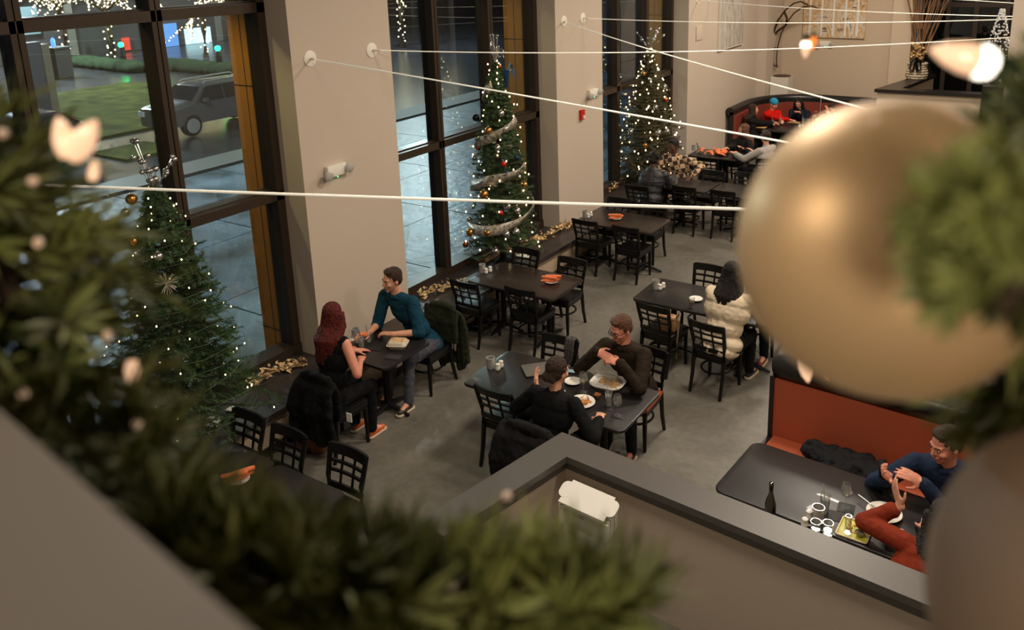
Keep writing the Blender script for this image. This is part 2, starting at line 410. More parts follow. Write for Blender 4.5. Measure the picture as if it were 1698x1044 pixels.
# utility box and dark sign panel
c = at(98, 128, z=0); u = empty('utility_box', c, .2, 'dark grey utility box beside the street', 'utility box')
MB().box(-.5, .5, -.4, .4, 0, 1.3).box(-.56, .56, -.46, .46, 1.3, 1.38).build('cabinet', mat('box_grey', (62, 58, 54), .6), u, smooth=False)
MB().lathe([(.1, 1.38), (.1, 1.7), (.02, 1.8)], 10).build('lamp', mat('blue_lamp', (80, 130, 255), .3, emit=5), u)
c = at(62, 208, z=0); u = empty('sign_panel', (c.x, c.y, 0), .3, 'dark grey standing panel at the left behind the garland', 'panel')
MB().box(-.12, .12, -.55, .55, 0, 2.6).build('panel_board', mat('panel_slate', (64, 66, 80), .6), u, smooth=False)
MB().box(-.13, .13, .55, .85, 0, 2.5).build('panel_edge', mat('panel_edge_grey', (110, 100, 90), .6), u, smooth=False)
# buildings across the street
M_bwall = mat('far_brick', (58, 54, 56), .8, bump=.2)
def lit(n, c, e): return mat(n, c, .5, emit=e, ecol=c)
bld = empty('shop_building', (-47, 30, 0), 0, 'dark building across the street with a bright white lit front', 'building')
MB().box(-6, 0, -26, 46, 0, 12).build('building_wall', M_bwall, bld, smooth=False)
for (px0, px1, py0, py1, nm, mm) in ((312, 348, 44, 94, 'shop_front', lit('shop_white', (200, 232, 245), 2.2)), (266, 292, 38, 88, 'blue_shutter', lit('shop_blue', (90, 140, 210), 1.3)),
                                     (350, 362, 68, 92, 'doorway', lit('door_grey', (120, 130, 140), .5)), (205, 214, 62, 84, 'red_sign', lit('red_sign', (210, 60, 40), 1.2)), (20, 60, 10, 60, 'window_glow', lit('glow', (110, 130, 140), .6))):
    a = at(px0, py1, X=-46.9); b = at(px1, py0, X=-46.9)
    MB().box(.02, .12, a.y-30, b.y-30, max(0, a.z), b.z).build(nm, mm, bld, smooth=False)
tr = MB()
for i in range(7): tr.box(.02, .14, -24+i*9.5, -23.6+i*9.5, 0, 11)
tr.box(.02, .3, -26, 46, 3.4, 3.7)
tr.build('pilaster', mat('trim_grey', (110, 104, 98), .6), bld, smooth=False)
# trees wrapped in string lights
M_string = mat('string_light_white', (255, 236, 200), .3, emit=9, ecol=(255, 226, 175))
def strung_tree(px, py, lab, top=7.5, sc=1.0, seed=0, n=330):
    rnd = random.Random(seed); c = at(px, py, z=0)
    t = empty('street_tree', c, 0, lab, 'tree', 'street trees wrapped in lights')
    tm = MB(); lm = MB(); pts = []
    tm.tube([(0, 0, 0), (.05, .03, 1.5), (0, 0, 3.2)], [.17, .14, .12], 8)
    for k in range(26): pts.append((V((.2*math.cos(k*1.9), .2*math.sin(k*1.9), .35+k*.115))))
    for b in range(9):
        a = b*2.4+rnd.random(); el = rnd.uniform(.35, 1.1); L = rnd.uniform(2.2, 3.8)*sc
        p = V((0, 0, 2.6+rnd.random()*.8)); d = V((math.cos(a)*math.cos(el), math.sin(a)*math.cos(el), math.sin(el))); path = [p.copy()]
        for s in range(6):
            p = p+d*(L/6); d = (d+V((rnd.uniform(-.3, .3), rnd.uniform(-.3, .3), rnd.uniform(-.35, .12)))).normalized(); path.append(p.copy())
            if s > 1 and rnd.random() < .8:
                q = p.copy(); e = (d+V((rnd.uniform(-1, 1), rnd.uniform(-1, 1), rnd.uniform(-.6, .4)))).normalized(); sub = [q.copy()]
                for _ in range(4): q = q+e*.35; e.z -= .12; sub.append(q.copy())
                tm.tube(sub, [.03, .02, .02, .015, .01], 5)
                for i in range(4):
                    for w in range(3): pts.append(sub[i].lerp(sub[i+1], w/3)+V([rnd.uniform(-.07, .07) for _ in range(3)]))
        tm.tube(path, [.09, .075, .06, .05, .04, .03, .02], 6)
        for i in range(6):
            for w in range(4): pts.append(path[i].lerp(path[i+1], w/4)+V([rnd.uniform(-.1, .1) for _ in range(3)]))
    tm.build('trunk', M_bark, t)
    for p in pts: lm.ell(p, .045, su=5, sv=4)
    o = lm.build('string_lights', M_string, t); o['kind'] = 'stuff'
strung_tree(40, 84, 'light wrapped street tree farthest left through the near window', seed=1)
strung_tree(85, 78, 'light wrapped street tree second from the left', seed=2)
strung_tree(113, 106, 'light wrapped street tree behind the utility box', seed=3)
strung_tree(188, 110, 'light wrapped street tree left of the middle mullion', seed=4)
strung_tree(342, 96, 'light wrapped street tree in front of the white shop front', seed=5)
strung_tree(392, 96, 'light wrapped street tree next to the ochre panel', seed=6)
strung_tree(668, 78, 'light wrapped street tree seen through the middle bay', seed=9)
for (x, y, col, nm, z) in ((121, 78, (70, 120, 255), 'blue_lit_trunk', 5), (144, 74, (30, 230, 120), 'green_lit_trunk', 5), (173, 78, (30, 220, 120), 'green_lit_trunk', 5), (285, 56, (30, 220, 120), 'green_lit_trunk', 4)):
    c = at(x, y, z=0); o = MB(); b2 = MB()
    b2.tube([(0, 0, 0), (0, 0, z*.9)], [.2, .12], 8)
    for k in range(60): b2.ell((.24*math.cos(k*1.3), .24*math.sin(k*1.3), .3+k*z/66), .06, su=5, sv=4, mi=1)
    e = b2.build(nm, [M_bark, lit('lamp_'+nm, col, 4)]); e.location = c
    tag(e, {121: 'trunk wound with blue lights across the street', 144: 'trunk wound with green lights beside the blue one', 173: 'trunk wound with green lights left of the middle mullion', 285: 'trunk wound with green lights right of the blue shutter'}[x], 'lit trunk')
# parked cars
def car(name, loc, rz, L, W, H, body, lab, suv):
    t = empty(name, loc, rz, lab, 'car'); t.scale = (.86, .86, .86)
    h = H
    if suv: prof = [(-L/2, .35), (-L/2+.03, .95), (-L/2+.12, 1.0), (-L/2+.95, 1.12), (-L/2+1.45, h-.06), (-L/2+1.7, h), (L/2-.5, h), (L/2-.12, 1.05), (L/2, .9), (L/2, .35)]
    else: prof = [(-L/2, .35), (-L/2+.05, .75), (-L/2+1.1, .98), (-L/2+1.85, h-.04), (-L/2+2.2, h), (L/2-1.0, h-.05), (L/2-.25, 1.02), (L/2, .9), (L/2, .35)]
    # loft across width with tumblehome: sections along local x = length, y = width
    mb = MB(); ny = 9; n = len(prof); vs = []
    for j in range(ny):
        u = -1+2*j/(ny-1)
        for (x, z) in prof:
            k = 1 if z < 1.1 else 1-.22*(z-1.0)/(h-1.0)*1.0
            edge = (abs(u)**6)*.08
            vs.append((x*(1-edge*.6), u*W/2*k, z-edge*(1 if z > .8 else -.6)))
    fs = []
    for j in range(ny-1):
        for i in range(n):
            a = j*n+i; b = j*n+(i+1) % n; fs.append((a, b, b+n, a+n))
    fs.append(tuple(range(n))[::-1]); fs.append(tuple((ny-1)*n+i for i in range(n)))
    mb.add(vs, fs); mb.build('car_body', body, t)
    Mg = mat('car_glass', (18, 22, 26), .08, coat=.5)
    gl = MB()
    for s in (-1, 1):
        y = s*(W/2*.9)
        zb, zt = 1.1, h-.1
        xs = [(-L/2+(1.2 if suv else 1.6), -L/2+(1.62 if suv else 2.2), -.1), (-.02, -.02, .95 if suv else .9), (1.03, 1.03, L/2-(.55 if suv else .75))]
        for (xb, xt, x1) in xs:
            gl.add([(xb, s*W/2*.985, zb), (x1, s*W/2*.985, zb), (x1-(.12 if x1 > 1 else 0), s*W/2*.84, zt), (xt, s*W/2*.84, zt)], [(0, 1, 2, 3)])
    gl.build('side_window', Mg, t, smooth=False)
    ws = MB(); xb = -L/2+(.99 if suv else 1.2); xt = -L/2+(1.43 if suv else 1.78)
    ws.add([(xb, -W*.42, 1.16 if suv else 1.06), (xb, W*.42, 1.16 if suv else 1.06), (xt, W*.38, h-.11), (xt, -W*.38, h-.11)], [(0, 1, 2, 3)])
    ws.v = [(v[0]-.02, v[1], v[2]+.02) for v in ws.v]
    ws.build('windshield', Mg, t, smooth=False)
    rw = MB(); x0 = L/2-(.46 if suv else .9); x1 = L/2-(.16 if suv else .36)
    rw.add([(x0+.03, -W*.37, h-.12), (x0+.03, W*.37, h-.12), (x1+.03, W*.41, 1.14), (x1+.03, -W*.41, 1.14)], [(0, 1, 2, 3)])
    rw.build('rear_window', Mg, t, smooth=False)
    for sx in (-L/2+.85, L/2-.85):
        for s in (-1, 1):
            M = Matrix.Translation((sx, s*(W/2-.1), .35)) @ Matrix.Rotation(PI/2, 4, 'X')
            w = MB().lathe([(.12, -.12), (.33, -.13), (.36, -.09), (.36, .09), (.33, .13), (.12, .12)], 24, M).build('wheel', mat('tyre', (14, 14, 15), .7), t)
            r = MB()
            for k in range(7):
                a = k*2*PI/7; r.box(-.03, .03, .04, .24, -.135, .135, M @ Matrix.Rotation(a, 4, 'Z'))
            r.lathe([(.23, -.137), (.25, -.137), (.25, .137), (.23, .137)], 24, M)
            r.build('rim', M_steel, w)
    for s in (-1, 1):
        MB().box(L/2-.06, L/2+.015, s*W*.36-.14, s*W*.36+.14, .82, 1.0).build('tail_light', lit('tail_red', (190, 30, 25), .7), t, smooth=False)
        MB().box(-L/2-.012, -L/2+.12, s*W*.36-.16, s*W*.36+.16, .68, .86).build('headlight', mat('lens', (200, 205, 210), .1, coat=1), t, smooth=False)
        MB().box(-L/2+1.35, -L/2+1.5, s*W*.53-.08, s*W*.53+.08, 1.08, 1.22).build('door_mirror', body, t, smooth=False)
    dh = MB()
    for x in (.2, 1.1): dh.box(x, x+.18, W/2-.01, W/2+.02, .92, .95)
    dh.build('door_handle', M_steel, t, smooth=False)
    if suv:
        rr = MB()
        for s in (-1, 1): rr.tube([(-.7, s*W*.36, h+.0), (-.6, s*W*.36, h+.06), (1.4, s*W*.36, h+.06), (1.5, s*W*.36, h)], .025, 6)
        rr.build('roof_rail', M_steel, t)
car('suv', (-22.1, 15.75, 0), -PI/2+PI, 4.6, 1.8, 1.66, mat('suv_grey', (112, 110, 112), .25, metal=.6, coat=.6), 'grey boxy parked car right of the middle mullion', True)
car('hatchback', (-22.25, 10.05, 0), -PI/2+PI, 4.2, 1.8, 1.55, mat('car_charcoal', (30, 33, 40), .25, metal=.5, coat=.6), 'dark hatchback parked at the left half behind the garland', False)
# ================================================================ FURNITURE
def make_chair(lab, seatmat=None):
    t = empty('dining_chair', (0, 0, 0), 0, lab, 'chair')
    seat = [(-.2, -.2), (.2, -.2)] + [(.215+.005*math.cos(a), .17+.045*math.sin(a)) for a in (0, PI/4)] + [(.17, .22), (0, .232), (-.17, .22)] + [(-.215-.005*math.cos(a), .17+.045*math.sin(a)) for a in (PI/4, 0)]
    MB().slab(seat, .435, .495, .018).build('seat', seatmat or M_vinyl, t)
    sf = MB().prism([(x*.97, y*.97) for x, y in seat], .395, .44); sf.build('seat_frame', M_blackwood, t, smooth=False)
    for s in (-1, 1):
        MB().tube([(s*.185, .185, .42), (s*.185, .188, .22), (s*.187, .19, 0)], [.026, .023, .018], 8).build('leg', M_blackwood, t)
        MB().tube([(s*.185, -.275, 0), (s*.183, -.225, .2), (s*.183, -.195, .44), (s*.19, -.205, .62), (s*.2, -.245, .76), (s*.208, -.275, .875)], [.019, .022, .025, .023, .022, .02], 8).build('leg', M_blackwood, t)
    def yb(z): return -.195 if z < .5 else -.195-.08*((z-.5)/.375)**1.3
    def rail(z0, z1, bow, thick=.011, w0=.2):
        mb = MB(); n = 8; vs = []
        for i in range(n+1):
            u = -1+2*i/n; x = u*(w0+.005*(z0-.5)/.3)
            for z in (z0, z1):
                y = yb(z)-bow*(1-u*u)
                vs += [(x, y-thick, z), (x, y+thick, z)]
        fs = []
        for i in range(n):
            a = i*4; b = a+4
            fs += [(a, b, b+2, a+2), (a+1, a+3, b+3, b+1), (a+2, b+2, b+3, a+3), (a, a+1, b+1, b)]
        fs += [(0, 2, 3, 1), (n*4, n*4+1, n*4+3, n*4+2)]
        return mb.add(vs, fs)
    rail(.80, .885, .028).build('top_rail', M_blackwood, t)
    rail(.515, .565, .012).build('lower_rail', M_blackwood, t)
    for z in (.652, .73): rail(z, z+.022, .02, .01).build('lattice_bar', M_blackwood, t)
    for x in (-.068, .068):
        MB().tube([(x, yb(.55)-.012, .55), (x, yb(.66)-.018, .66), (x, yb(.81)-.026, .81)], .012, 6).build('lattice_upright', M_blackwood, t)
    hoop = [(.165*math.cos(a), -.01+.18*math.sin(a), .25) for a in [k*2*PI/20 for k in range(20)]]
    MB().tube(hoop, .013, 7, closed=True).build('stretcher', M_blackwood, t)
    return t
c0 = make_chair('x')
used = [False]
chr_rust = None
def chair(x, y, rz, lab, group):
    """rz 0: faces +Y; the point is the middle of the seat"""
    if not used[0]:
        used[0] = True; c0.location = (x, y, 0); c0.rotation_euler = (0, 0, rz); c0['label'] = lab; c0['group'] = group; return c0
    return dup(c0, (x, y, 0), rz, lab, group)
def make_table(x0, x1, y0, y1, lab, group, topm, peds=1, z=.75, foot=.3):
    w, d_ = x1-x0, y1-y0
    t = empty('dining_table', ((x0+x1)/2, (y0+y1)/2, 0), 0, lab, 'table', group)
    MB().slab(rrect(w, d_, .07), z-.032, z, .008).build('tabletop', topm, t)
    xs = [0] if peds == 1 else [-w*.27, w*.27]
    for xx in xs:
        MB().lathe([(.05, .04), (.037, .08), (.037, z-.06), (.09, z-.035)], 14, Matrix.Translation((xx, 0, 0))).build('pedestal', M_iron, t)
        for k in range(4):
            a = k*PI/2+PI/4*0
            ux, uy = math.cos(a), math.sin(a)
            MB().tube([(xx+.03*ux, .03*uy, .07), (xx+foot*.5*ux, foot*.5*uy, .05), (xx+foot*ux, foot*uy, .018)], [.035, .028, .018], 8, flat=(1, .8)).build('foot', M_iron, t)
    return t
make_table(-6.36, -5.04, 7.95, 8.75, 'dark brown table with orange napkin rolls, in front of the middle tree', 'dining tables', M_top, 2)
make_table(-6.35, -5.07, 10.76, 11.55, 'dark table abutting the second pier, farther down the ledge', 'dining tables', M_top, 2)
make_table(-4.76, -2.99, 5.8, 6.62, 'long dark table with the closed laptop', 'dining tables', M_topb, 2)
make_table(-6.34, -5.6, 5.62, 6.36, 'small dark square table of the couple at the beige pier', 'dining tables', M_topb, 1)
make_table(-4.24, -2.55, 8.47, 9.25, 'long dark table where the cream sweater woman sits', 'dining tables', M_topb, 2)
make_table(-6.35, -5.18, 13.18, 13.92, 'dark table of the man in the plaid shirt', 'dining tables', M_topb, 1)
make_table(-5.16, -4.2, 13.16, 13.95, 'grey dark table pushed to the right of the plaid man', 'dining tables', M_topb, 1)
make_table(-6.55, -5.5, 15.6, 16.3, 'black table heaped with orange napkins near the far ledge', 'dining tables', M_topb, 1)
make_table(-6.1, -5.28, 3.1, 3.95, 'black table at lower left behind the garland with napkin rolls', 'dining tables', M_topb, 1)
make_table(-5.25, -4.45, 3.1, 3.95, 'black empty table right of the lower left napkin rolls', 'dining tables', M_topb, 1)
G = 'black lattice back dining chairs'
chair(-6.16, 7.93, 0, 'empty lattice chair at the brown table, near side by the ledge', G)
chair(-5.42, 8.08, 0, 'empty lattice chair at the brown table, near side toward the aisle', G)
chair(-6.13, 8.76, PI, 'empty lattice chair at the brown table, far side under the tree', G)
chair(-5.38, 8.74, PI, 'empty lattice chair at the brown table, far side by the aisle', G)
chair(-6.06, 10.8, 0, 'empty lattice chair at the second pier table, near side by the ledge', G)
chair(-5.37, 10.8, 0, 'empty lattice chair at the second pier table, near side toward the aisle', G)
chair(-6.13, 11.53, PI, 'empty lattice chair at the second pier table, far side by the ledge', G)
chair(-5.5, 11.57, PI, 'empty lattice chair at the second pier table, far side by the aisle', G)
chair(-6.22, 12.9, 0, 'lattice chair under the person in the hooded jacket', G)
chair(-5.48, 13.22, 0, 'empty lattice chair right of the hooded jacket person', G)
chair(-4.81, 13.28, 0, 'empty lattice chair at the grey table right end, near side', G)
chair(-5.42, 13.9, PI, 'empty lattice chair with grey top rail behind the far joined tables, left', G)
chair(-4.84, 14.02, PI, 'empty lattice chair with grey top rail behind the far joined tables, right', G)
chair(-6.12, 14.15, PI, 'lattice chair under the man in the plaid shirt', G)
chair(-4.27, 5.93, 0, 'empty lattice chair at the laptop table, left of the woman in black', G)
chair(-4.29, 6.64, PI, 'lattice chair with a grey scarf at the laptop table', G)
chair(-3.38, 6.87, PI, 'lattice chair under the man with black glasses', G)
chair(-3.55, 5.5, 0, 'lattice chair under the woman in black at the laptop table', G)
chair(-3.78, 8.42, -.1, 'empty lattice chair with a tan bag left of the cream sweater woman', G)
chair(-3.06, 8.26, -.12, 'lattice chair under the woman in the cream sweater', G)
chair(-3.7, 9.37, PI, 'empty lattice chair across the table from the tan bag chair', G)
chair(-2.93, 9.45, PI, 'lattice chair behind the gold ball under the person in grey', G)
chair(-5.93, 4.0-.07, PI, 'empty lattice chair closest to the ledge at the lower left tables', G)
chair(-5.4, 3.93, PI, 'empty lattice chair in the middle of the three at the lower left tables', G)
chair(-4.74, 3.98, PI, 'empty lattice chair on the right of the three at the lower left tables', G)
chair(-5.93, 6.64, PI, 'lattice chair under the man in the teal shirt', G)
chair(-5.9, 5.22, 0, 'lattice chair under the woman with red hair', G)
chair(-5.9, 15.35, 0, 'lattice chair left of the grey sweater man at the napkin table', G)
chair(-4.98, 15.75, .5, 'lattice chair under the man in the grey sweater', G)
chair(-5.85, 16.6, PI, 'lattice chair under the woman in the patterned black top', G)
# ---------------------------------------------------------------- booths
M_orb = mat('orange_booth_vinyl', (170, 82, 52), .5, bump=.06, bscale=70)
M_redb = mat('red_booth_vinyl', (132, 58, 44), .45, bump=.06, bscale=70)
M_blkb = mat('black_booth_vinyl', (26, 25, 25), .35, bump=.06, bscale=70)
# near orange booth (bench faces the camera side)
rzb = -.075
b = empty('booth_bench', (-2.0, 6.92, 0), rzb, 'orange booth bench with a black rolled top behind the bottle table', 'booth')
MB().box(0, 3.1, -.03, .05, 0, 1.02).build('backrest_panel', M_orb, b, smooth=False)
MB().box(-.035, 0, -.55, .25, 0, .45).box(-.035, 0, -.06, .25, .45, 1.06).build('end_panel', M_blkb, b, smooth=False)
MB().box(0, 3.1, .05, .2, 0, 1.05).build('back_shell', M_blkb, b, smooth=False)
MB().tube([(-.03, .07, 1.1), (.05, .07, 1.12), (1.5, .07, 1.12), (3.1, .07, 1.12)], [.1, .115, .115, .115], 14).build('top_roll', M_blkb, b)
MB().slab([(0, -.55), (3.1, -.55), (3.1, -.03), (0, -.03)], .34, .46, .03).build('seat', M_orb, b)
# opposite bench
b = empty('booth_bench', (-1.55, 5.06, 0), rzb, 'dark booth bench against the half wall under the rust sweater woman', 'booth')
MB().slab([(0, -.1), (2.5, -.1), (2.5, .4), (0, .4)], .34, .46, .03).build('seat', M_blkb, b)
MB().box(0, 2.5, -.06, .36, 0, .34).build('base', M_wood, b, smooth=False)
# booth table
bt = empty('dining_table', (-1.0, 5.8, 0), -.075, 'black booth table with the dark bottle and wine glass', 'table', 'dining tables')
MB().slab(rrect(2.1, .82, .09), .718, .75, .008, Matrix.Translation((.05, -.02, 0))).build('tabletop', M_topb, bt)
for xx in (-.6, .7):
    MB().lathe([(.05, .02), (.04, .06), (.04, .7), (.09, .718)], 14, Matrix.Translation((xx, 0, 0))).build('pedestal', M_iron, bt)
    MB().lathe([(.25, 0), (.24, .02), (.05, .04)], 20, Matrix.Translation((xx, 0, 0))).build('base_plate', M_iron, bt)
# far curved booth
cb = empty('curved_booth', (-5.29, 19.3, 0), 0, 'curved booth with black rolled top and red back at the far wall', 'booth')
path = []
for k in range(0, 7): path.append(V((-1.45, -.75+k*.16)))
for k in range(0, 13):
    a = PI-k*(PI/2)/12; path.append(V((-.05+1.4*math.cos(a), .35+1.5*math.sin(a))))
for k in range(1, 6): path.append(V((-.05+k*.3, 1.85)))
def sweep(pth, o0, o1, z0, z1):
    vs = []; n = len(pth)
    for i, p in enumerate(pth):
        t_ = (pth[min(i+1, n-1)]-pth[max(i-1, 0)]).normalized(); nn = V((t_.y, -t_.x))   # inward (to the right of travel)
        a = p+nn*o0; c_ = p+nn*o1
        vs += [(a.x, a.y, z0), (c_.x, c_.y, z0), (c_.x, c_.y, z1), (a.x, a.y, z1)]
    fs = []
    for i in range(n-1):
        for k in range(4): fs.append((i*4+k, i*4+(k+1) % 4, i*4+4+(k+1) % 4, i*4+4+k))
    fs += [(0, 3, 2, 1), (4*n-4, 4*n-3, 4*n-2, 4*n-1)]
    return MB().add(vs, fs)
sweep(path, 0, .1, 0, 1.12).build('back_shell', M_blkb, cb)
sweep(path, .1, .16, .42, 1.05).build('backrest_panel', M_redb, cb)
MB().tube([(p.x+.0, p.y, 1.13) for p in path], .1, 12).build('top_roll', M_blkb, cb)
sweep(path, .14, .62, .3, .46).build('seat', M_blkb, cb)
sweep(path, .14, .55, 0, .3).build('base', M_wood, cb)
MB().box(-.02, .0, 1.69, 1.71, .5, 1.26).build('seam_strip', M_steel, cb, smooth=False)
ft = empty('dining_table', (-5.2, 19.3, 0), 0, 'black table with menus inside the curved booth', 'table', 'dining tables')
MB().slab(rrect(1.5, 1.35, .3), .718, .75, .008).build('tabletop', M_topb, ft)
MB().lathe([(.3, 0), (.28, .02), (.05, .05), (.045, .7), (.12, .718)], 18).build('pedestal', M_iron, ft)
# ---------------------------------------------------------------- wall pieces
def emergency(y, z, lab, loc=None, rz=0):
    t = empty('emergency_light', loc or (XP, y, z), rz, lab, 'emergency light')
    MB().slab(rrect(.28, .13, .015), 0, .06, .006, Matrix.Rotation(PI/2, 4, 'Z') @ Matrix.Rotation(PI/2, 4, 'X') if False else Matrix(((0, 0, 1, 0), (1, 0, 0, 0), (0, 1, 0, 0), (0, 0, 0, 1)))).build('housing', mat('device_white', (228, 222, 208), .4), t)
    for s, dz in ((-1, -.03), (1, .0)):
        M = Matrix.Translation((.075, s*.16, dz)) @ Matrix.Rotation(PI/2+.35, 4, 'Y')
        MB().lathe([(.025, -.03), (.05, -.01), (.055, .03), (.045, .035)], 14, M).build('lamp_head', mat('lamp_head_grey', (190, 188, 182), .35), t)
    MB().ell((.055, .0, -.075), (.006, .006, .006)).build('status_led', lit('led_green', (40, 255, 120), 12), t)
    return t
emergency(6.33, 2.55, 'white twin head emergency light on the nearest pier')
emergency(12.2, 2.53, 'white twin head emergency light on the second pier')
e3 = at(1369, 72, Y=22.0); emergency(0, 0, 'white emergency light under the abstract canvas', (e3.x, 21.99, e3.z), -PI/2)
t = empty('fire_alarm', (XP, 11.83, 2.22), 0, 'small red fire alarm strobe on the second pier', 'alarm')
MB().box(0, .05, -.055, .055, -.08, .08).build('housing', mat('alarm_red', (190, 22, 18), .35), t, smooth=False)
MB().box(.05, .07, -.02, .03, -.06, -.01).build('strobe', mat('strobe_clear', (225, 220, 210), .15), t, smooth=False)
o = tag(MB().slab(rrect(.34, .3, .01), 0, .02, .004, Matrix(((0, 0, 1, 0), (1, 0, 0, 0), (0, 1, 0, 0), (0, 0, 0, 1)))).build('wall_panel', M_wall), 'small beige cover plate on the wall left of the grey canvas', 'cover plate'); o.location = (XP, 16.85, 3.1)
# canvases
def paint_mat(name, cols, sx, sy):
    m = bpy.data.materials.new(name); m.use_nodes = True; nt = m.node_tree; b_ = nt.nodes['Principled BSDF']; b_.inputs['Roughness'].default_value = .6
    tc = nt.nodes.new('ShaderNodeTexCoord'); mp = nt.nodes.new('ShaderNodeMapping'); mp.inputs['Scale'].default_value = (sx, sx, sy)
    n = nt.nodes.new('ShaderNodeTexNoise'); n.inputs['Scale'].default_value = 1; n.inputs['Detail'].default_value = 9; n.inputs['Roughness'].default_value = .75; n.inputs['Distortion'].default_value = .8
    r = nt.nodes.new('ShaderNodeValToRGB'); els = r.color_ramp.elements
    while len(els) < len(cols): els.new(.5)
    for i, c_ in enumerate(cols): els[i].position = .32+.36*i/(len(cols)-1); els[i].color = (*lin(c_), 1)
    nt.links.new(tc.outputs['Object'], mp.inputs[0]); nt.links.new(mp.outputs[0], n.inputs['Vector']); nt.links.new(n.outputs['Fac'], r.inputs[0]); nt.links.new(r.outputs[0], b_.inputs['Base Color'])
    return m
t = empty('canvas_painting', (XP, 18.7, 3.6), 0, 'tall grey and white vertical streak canvas on the left wall', 'painting')
MB().box(.004, .05, -.75, .75, -.98, 1.1).build('canvas', paint_mat('streaks', [(95, 88, 78), (150, 140, 128), (206, 198, 186), (120, 112, 100), (188, 178, 165)], 9, .9), t, smooth=False)
MB().box(.004, .052, -.78, -.75, -1.0, 1.1).box(.004, .052, -.75, .78, -1.0, -.98).build('edge', mat('canvas_edge', (214, 208, 196), .5), t, smooth=False)
p0 = at(1332, 61, Y=22.0); p1 = at(1434, 64, Y=22.0)
t = empty('canvas_painting', ((p0.x+p1.x)/2, 21.99, p0.z), 0, 'large ochre grey and white abstract canvas on the back wall', 'painting')
hwid = (p1.x-p0.x)/2
MB().box(-hwid, hwid, -.05, 0, 0, 2.0).build('canvas', paint_mat('abstract_ochre', [(60, 56, 54), (196, 150, 80), (214, 205, 188), (190, 140, 66), (228, 222, 208), (110, 105, 100)], 3.4, 1.6), t, smooth=False)
st = MB(); rnd = random.Random(3)
for k in range(5):
    x = -hwid+.14+k*.29; st.box(x, x+.05, -.056, -.05, .05, 1.95)
for k in range(26):
    x = rnd.uniform(-hwid+.1, hwid-.2); z = rnd.uniform(.1, 1.8); st.box(x, x+rnd.uniform(.03, .16), -.055, -.05, z, z+rnd.uniform(.01, .03), mi=1)
st.build('paint_strokes', [mat('stroke_white', (225, 222, 214), .6), mat('stroke_dark', (60, 58, 56), .6)], t, smooth=False)
# pedestal and sculpture
ps = at(1281, 125, Y=21.3); ps.x = -6.375
t = tag(MB().box(-6.6, -6.15, 21.05, 21.5, 0, ps.z).build('plinth', mat('plinth_white', (214, 206, 194), .6), smooth=False), 'off white square plinth in the back corner', 'plinth')
sc_ = empty('sculpture', (ps.x, 21.28, ps.z), 0, 'dark bent metal ribbon sculpture on the white plinth', 'sculpture')
def pxs(x, y): q = at(x, y, Y=21.28); return V((q.x-ps.x, 0, q.z-ps.z))
r1 = [pxs(*p) for p in ((1268, 123), (1270, 116), (1277, 118), (1273, 92), (1276, 80), (1279, 68), (1284, 52), (1292, 32), (1304, 16), (1318, 5), (1330, 2), (1342, 8))]
r2 = [pxs(*p) for p in ((1276, 78), (1272, 88), (1276, 102), (1288, 112))]
r3 = [pxs(*p) for p in ((1290, 110), (1289, 95), (1291, 75), (1296, 55), (1304, 38), (1316, 22), (1330, 12), (1346, 10), (1358, 16))]
r4 = [pxs(*p) for p in ((1279, 62), (1288, 52), (1303, 42), (1306, 30), (1303, 20))]
def yy(L, a, b): return [p+V((0, a+(b-a)*i/(len(L)-1), 0)) for i, p in enumerate(L)]
MB().tube(yy(r1, .05, -.1), [.018]*3+[.03]*9, 8, flat=(1.6, .6)).build('ribbon', mat('dark_bronze', (82, 66, 52), .4, metal=.7), sc_)
MB().tube(yy(r2, 0, .1), .028, 8).build('ribbon', MATS['dark_bronze'], sc_)
MB().tube(yy(r3, -.1, .1), .018, 8).build('ribbon', MATS['dark_bronze'], sc_)
MB().tube(yy(r4, .1, -.1), .03, 8).build('ribbon', MATS['dark_bronze'], sc_)
MB().tube([pxs(1276, 80), pxs(1291, 80)], .02, 8).build('ribbon', MATS['dark_bronze'], sc_)
MB().lathe([(.22, 0), (.22, .015), (.02, .03)], 20).build('base', MATS['dark_bronze'], sc_)
# basket with tall twigs on the far half wall
bk = at(1525, 127, z=1.75)
t = empty('basket_arrangement', (bk.x-.02, bk.y-.35, 1.75), 0, 'woven basket with black bow, gold flowers and tall twigs on the far half wall', 'basket')
bm = MB()
for k in range(7):
    z = .03+k*.055; rr_ = .2+.02*math.sin(k)
    bm.tube([((rr_+.008*(-1)**(i+k))*math.cos(i*2*PI/28), (rr_+.008*(-1)**(i+k))*math.sin(i*2*PI/28), z) for i in range(28)], .028, 6, closed=True)
bm.build('basket', mat('wicker', (186, 170, 146), .7, bump=.5, bscale=40, var=.4, vscale=30), t)
fl = MB(); rnd = random.Random(8)
for k in range(34):
    a = rnd.random()*6.3; r_ = rnd.random()*.2; fl.ell((r_*math.cos(a), r_*math.sin(a)-.05, .42+rnd.random()*.42), (.05, .05, .035), su=7, sv=5)
fl.build('gold_flowers', M_gold, t)
bw = MB()
for s in (-1, 1): bw.tube([(0, -.22, .52), (s*.1, -.25, .42), (s*.12, -.26, .25), (s*.05, -.25, .2), (0, -.22, .5)], .035, 6, flat=(1.6, .5))
bw.build('bow', M_darkorn, t)
tw = MB()
for k in range(30):
    a = rnd.uniform(-.35, .45); x = rnd.uniform(-.1, .1); pts_ = [(x, 0, .4)]
    for i in range(1, 7): pts_.append((x+a*i*.3+rnd.uniform(-.02, .02), rnd.uniform(-.1, .1), .4+i*.38))
    tw.tube(pts_, [.012, .011, .01, .009, .008, .007, .005], 5)
tw.build('twigs', mat('twig_brown', (128, 92, 58), .8), t)
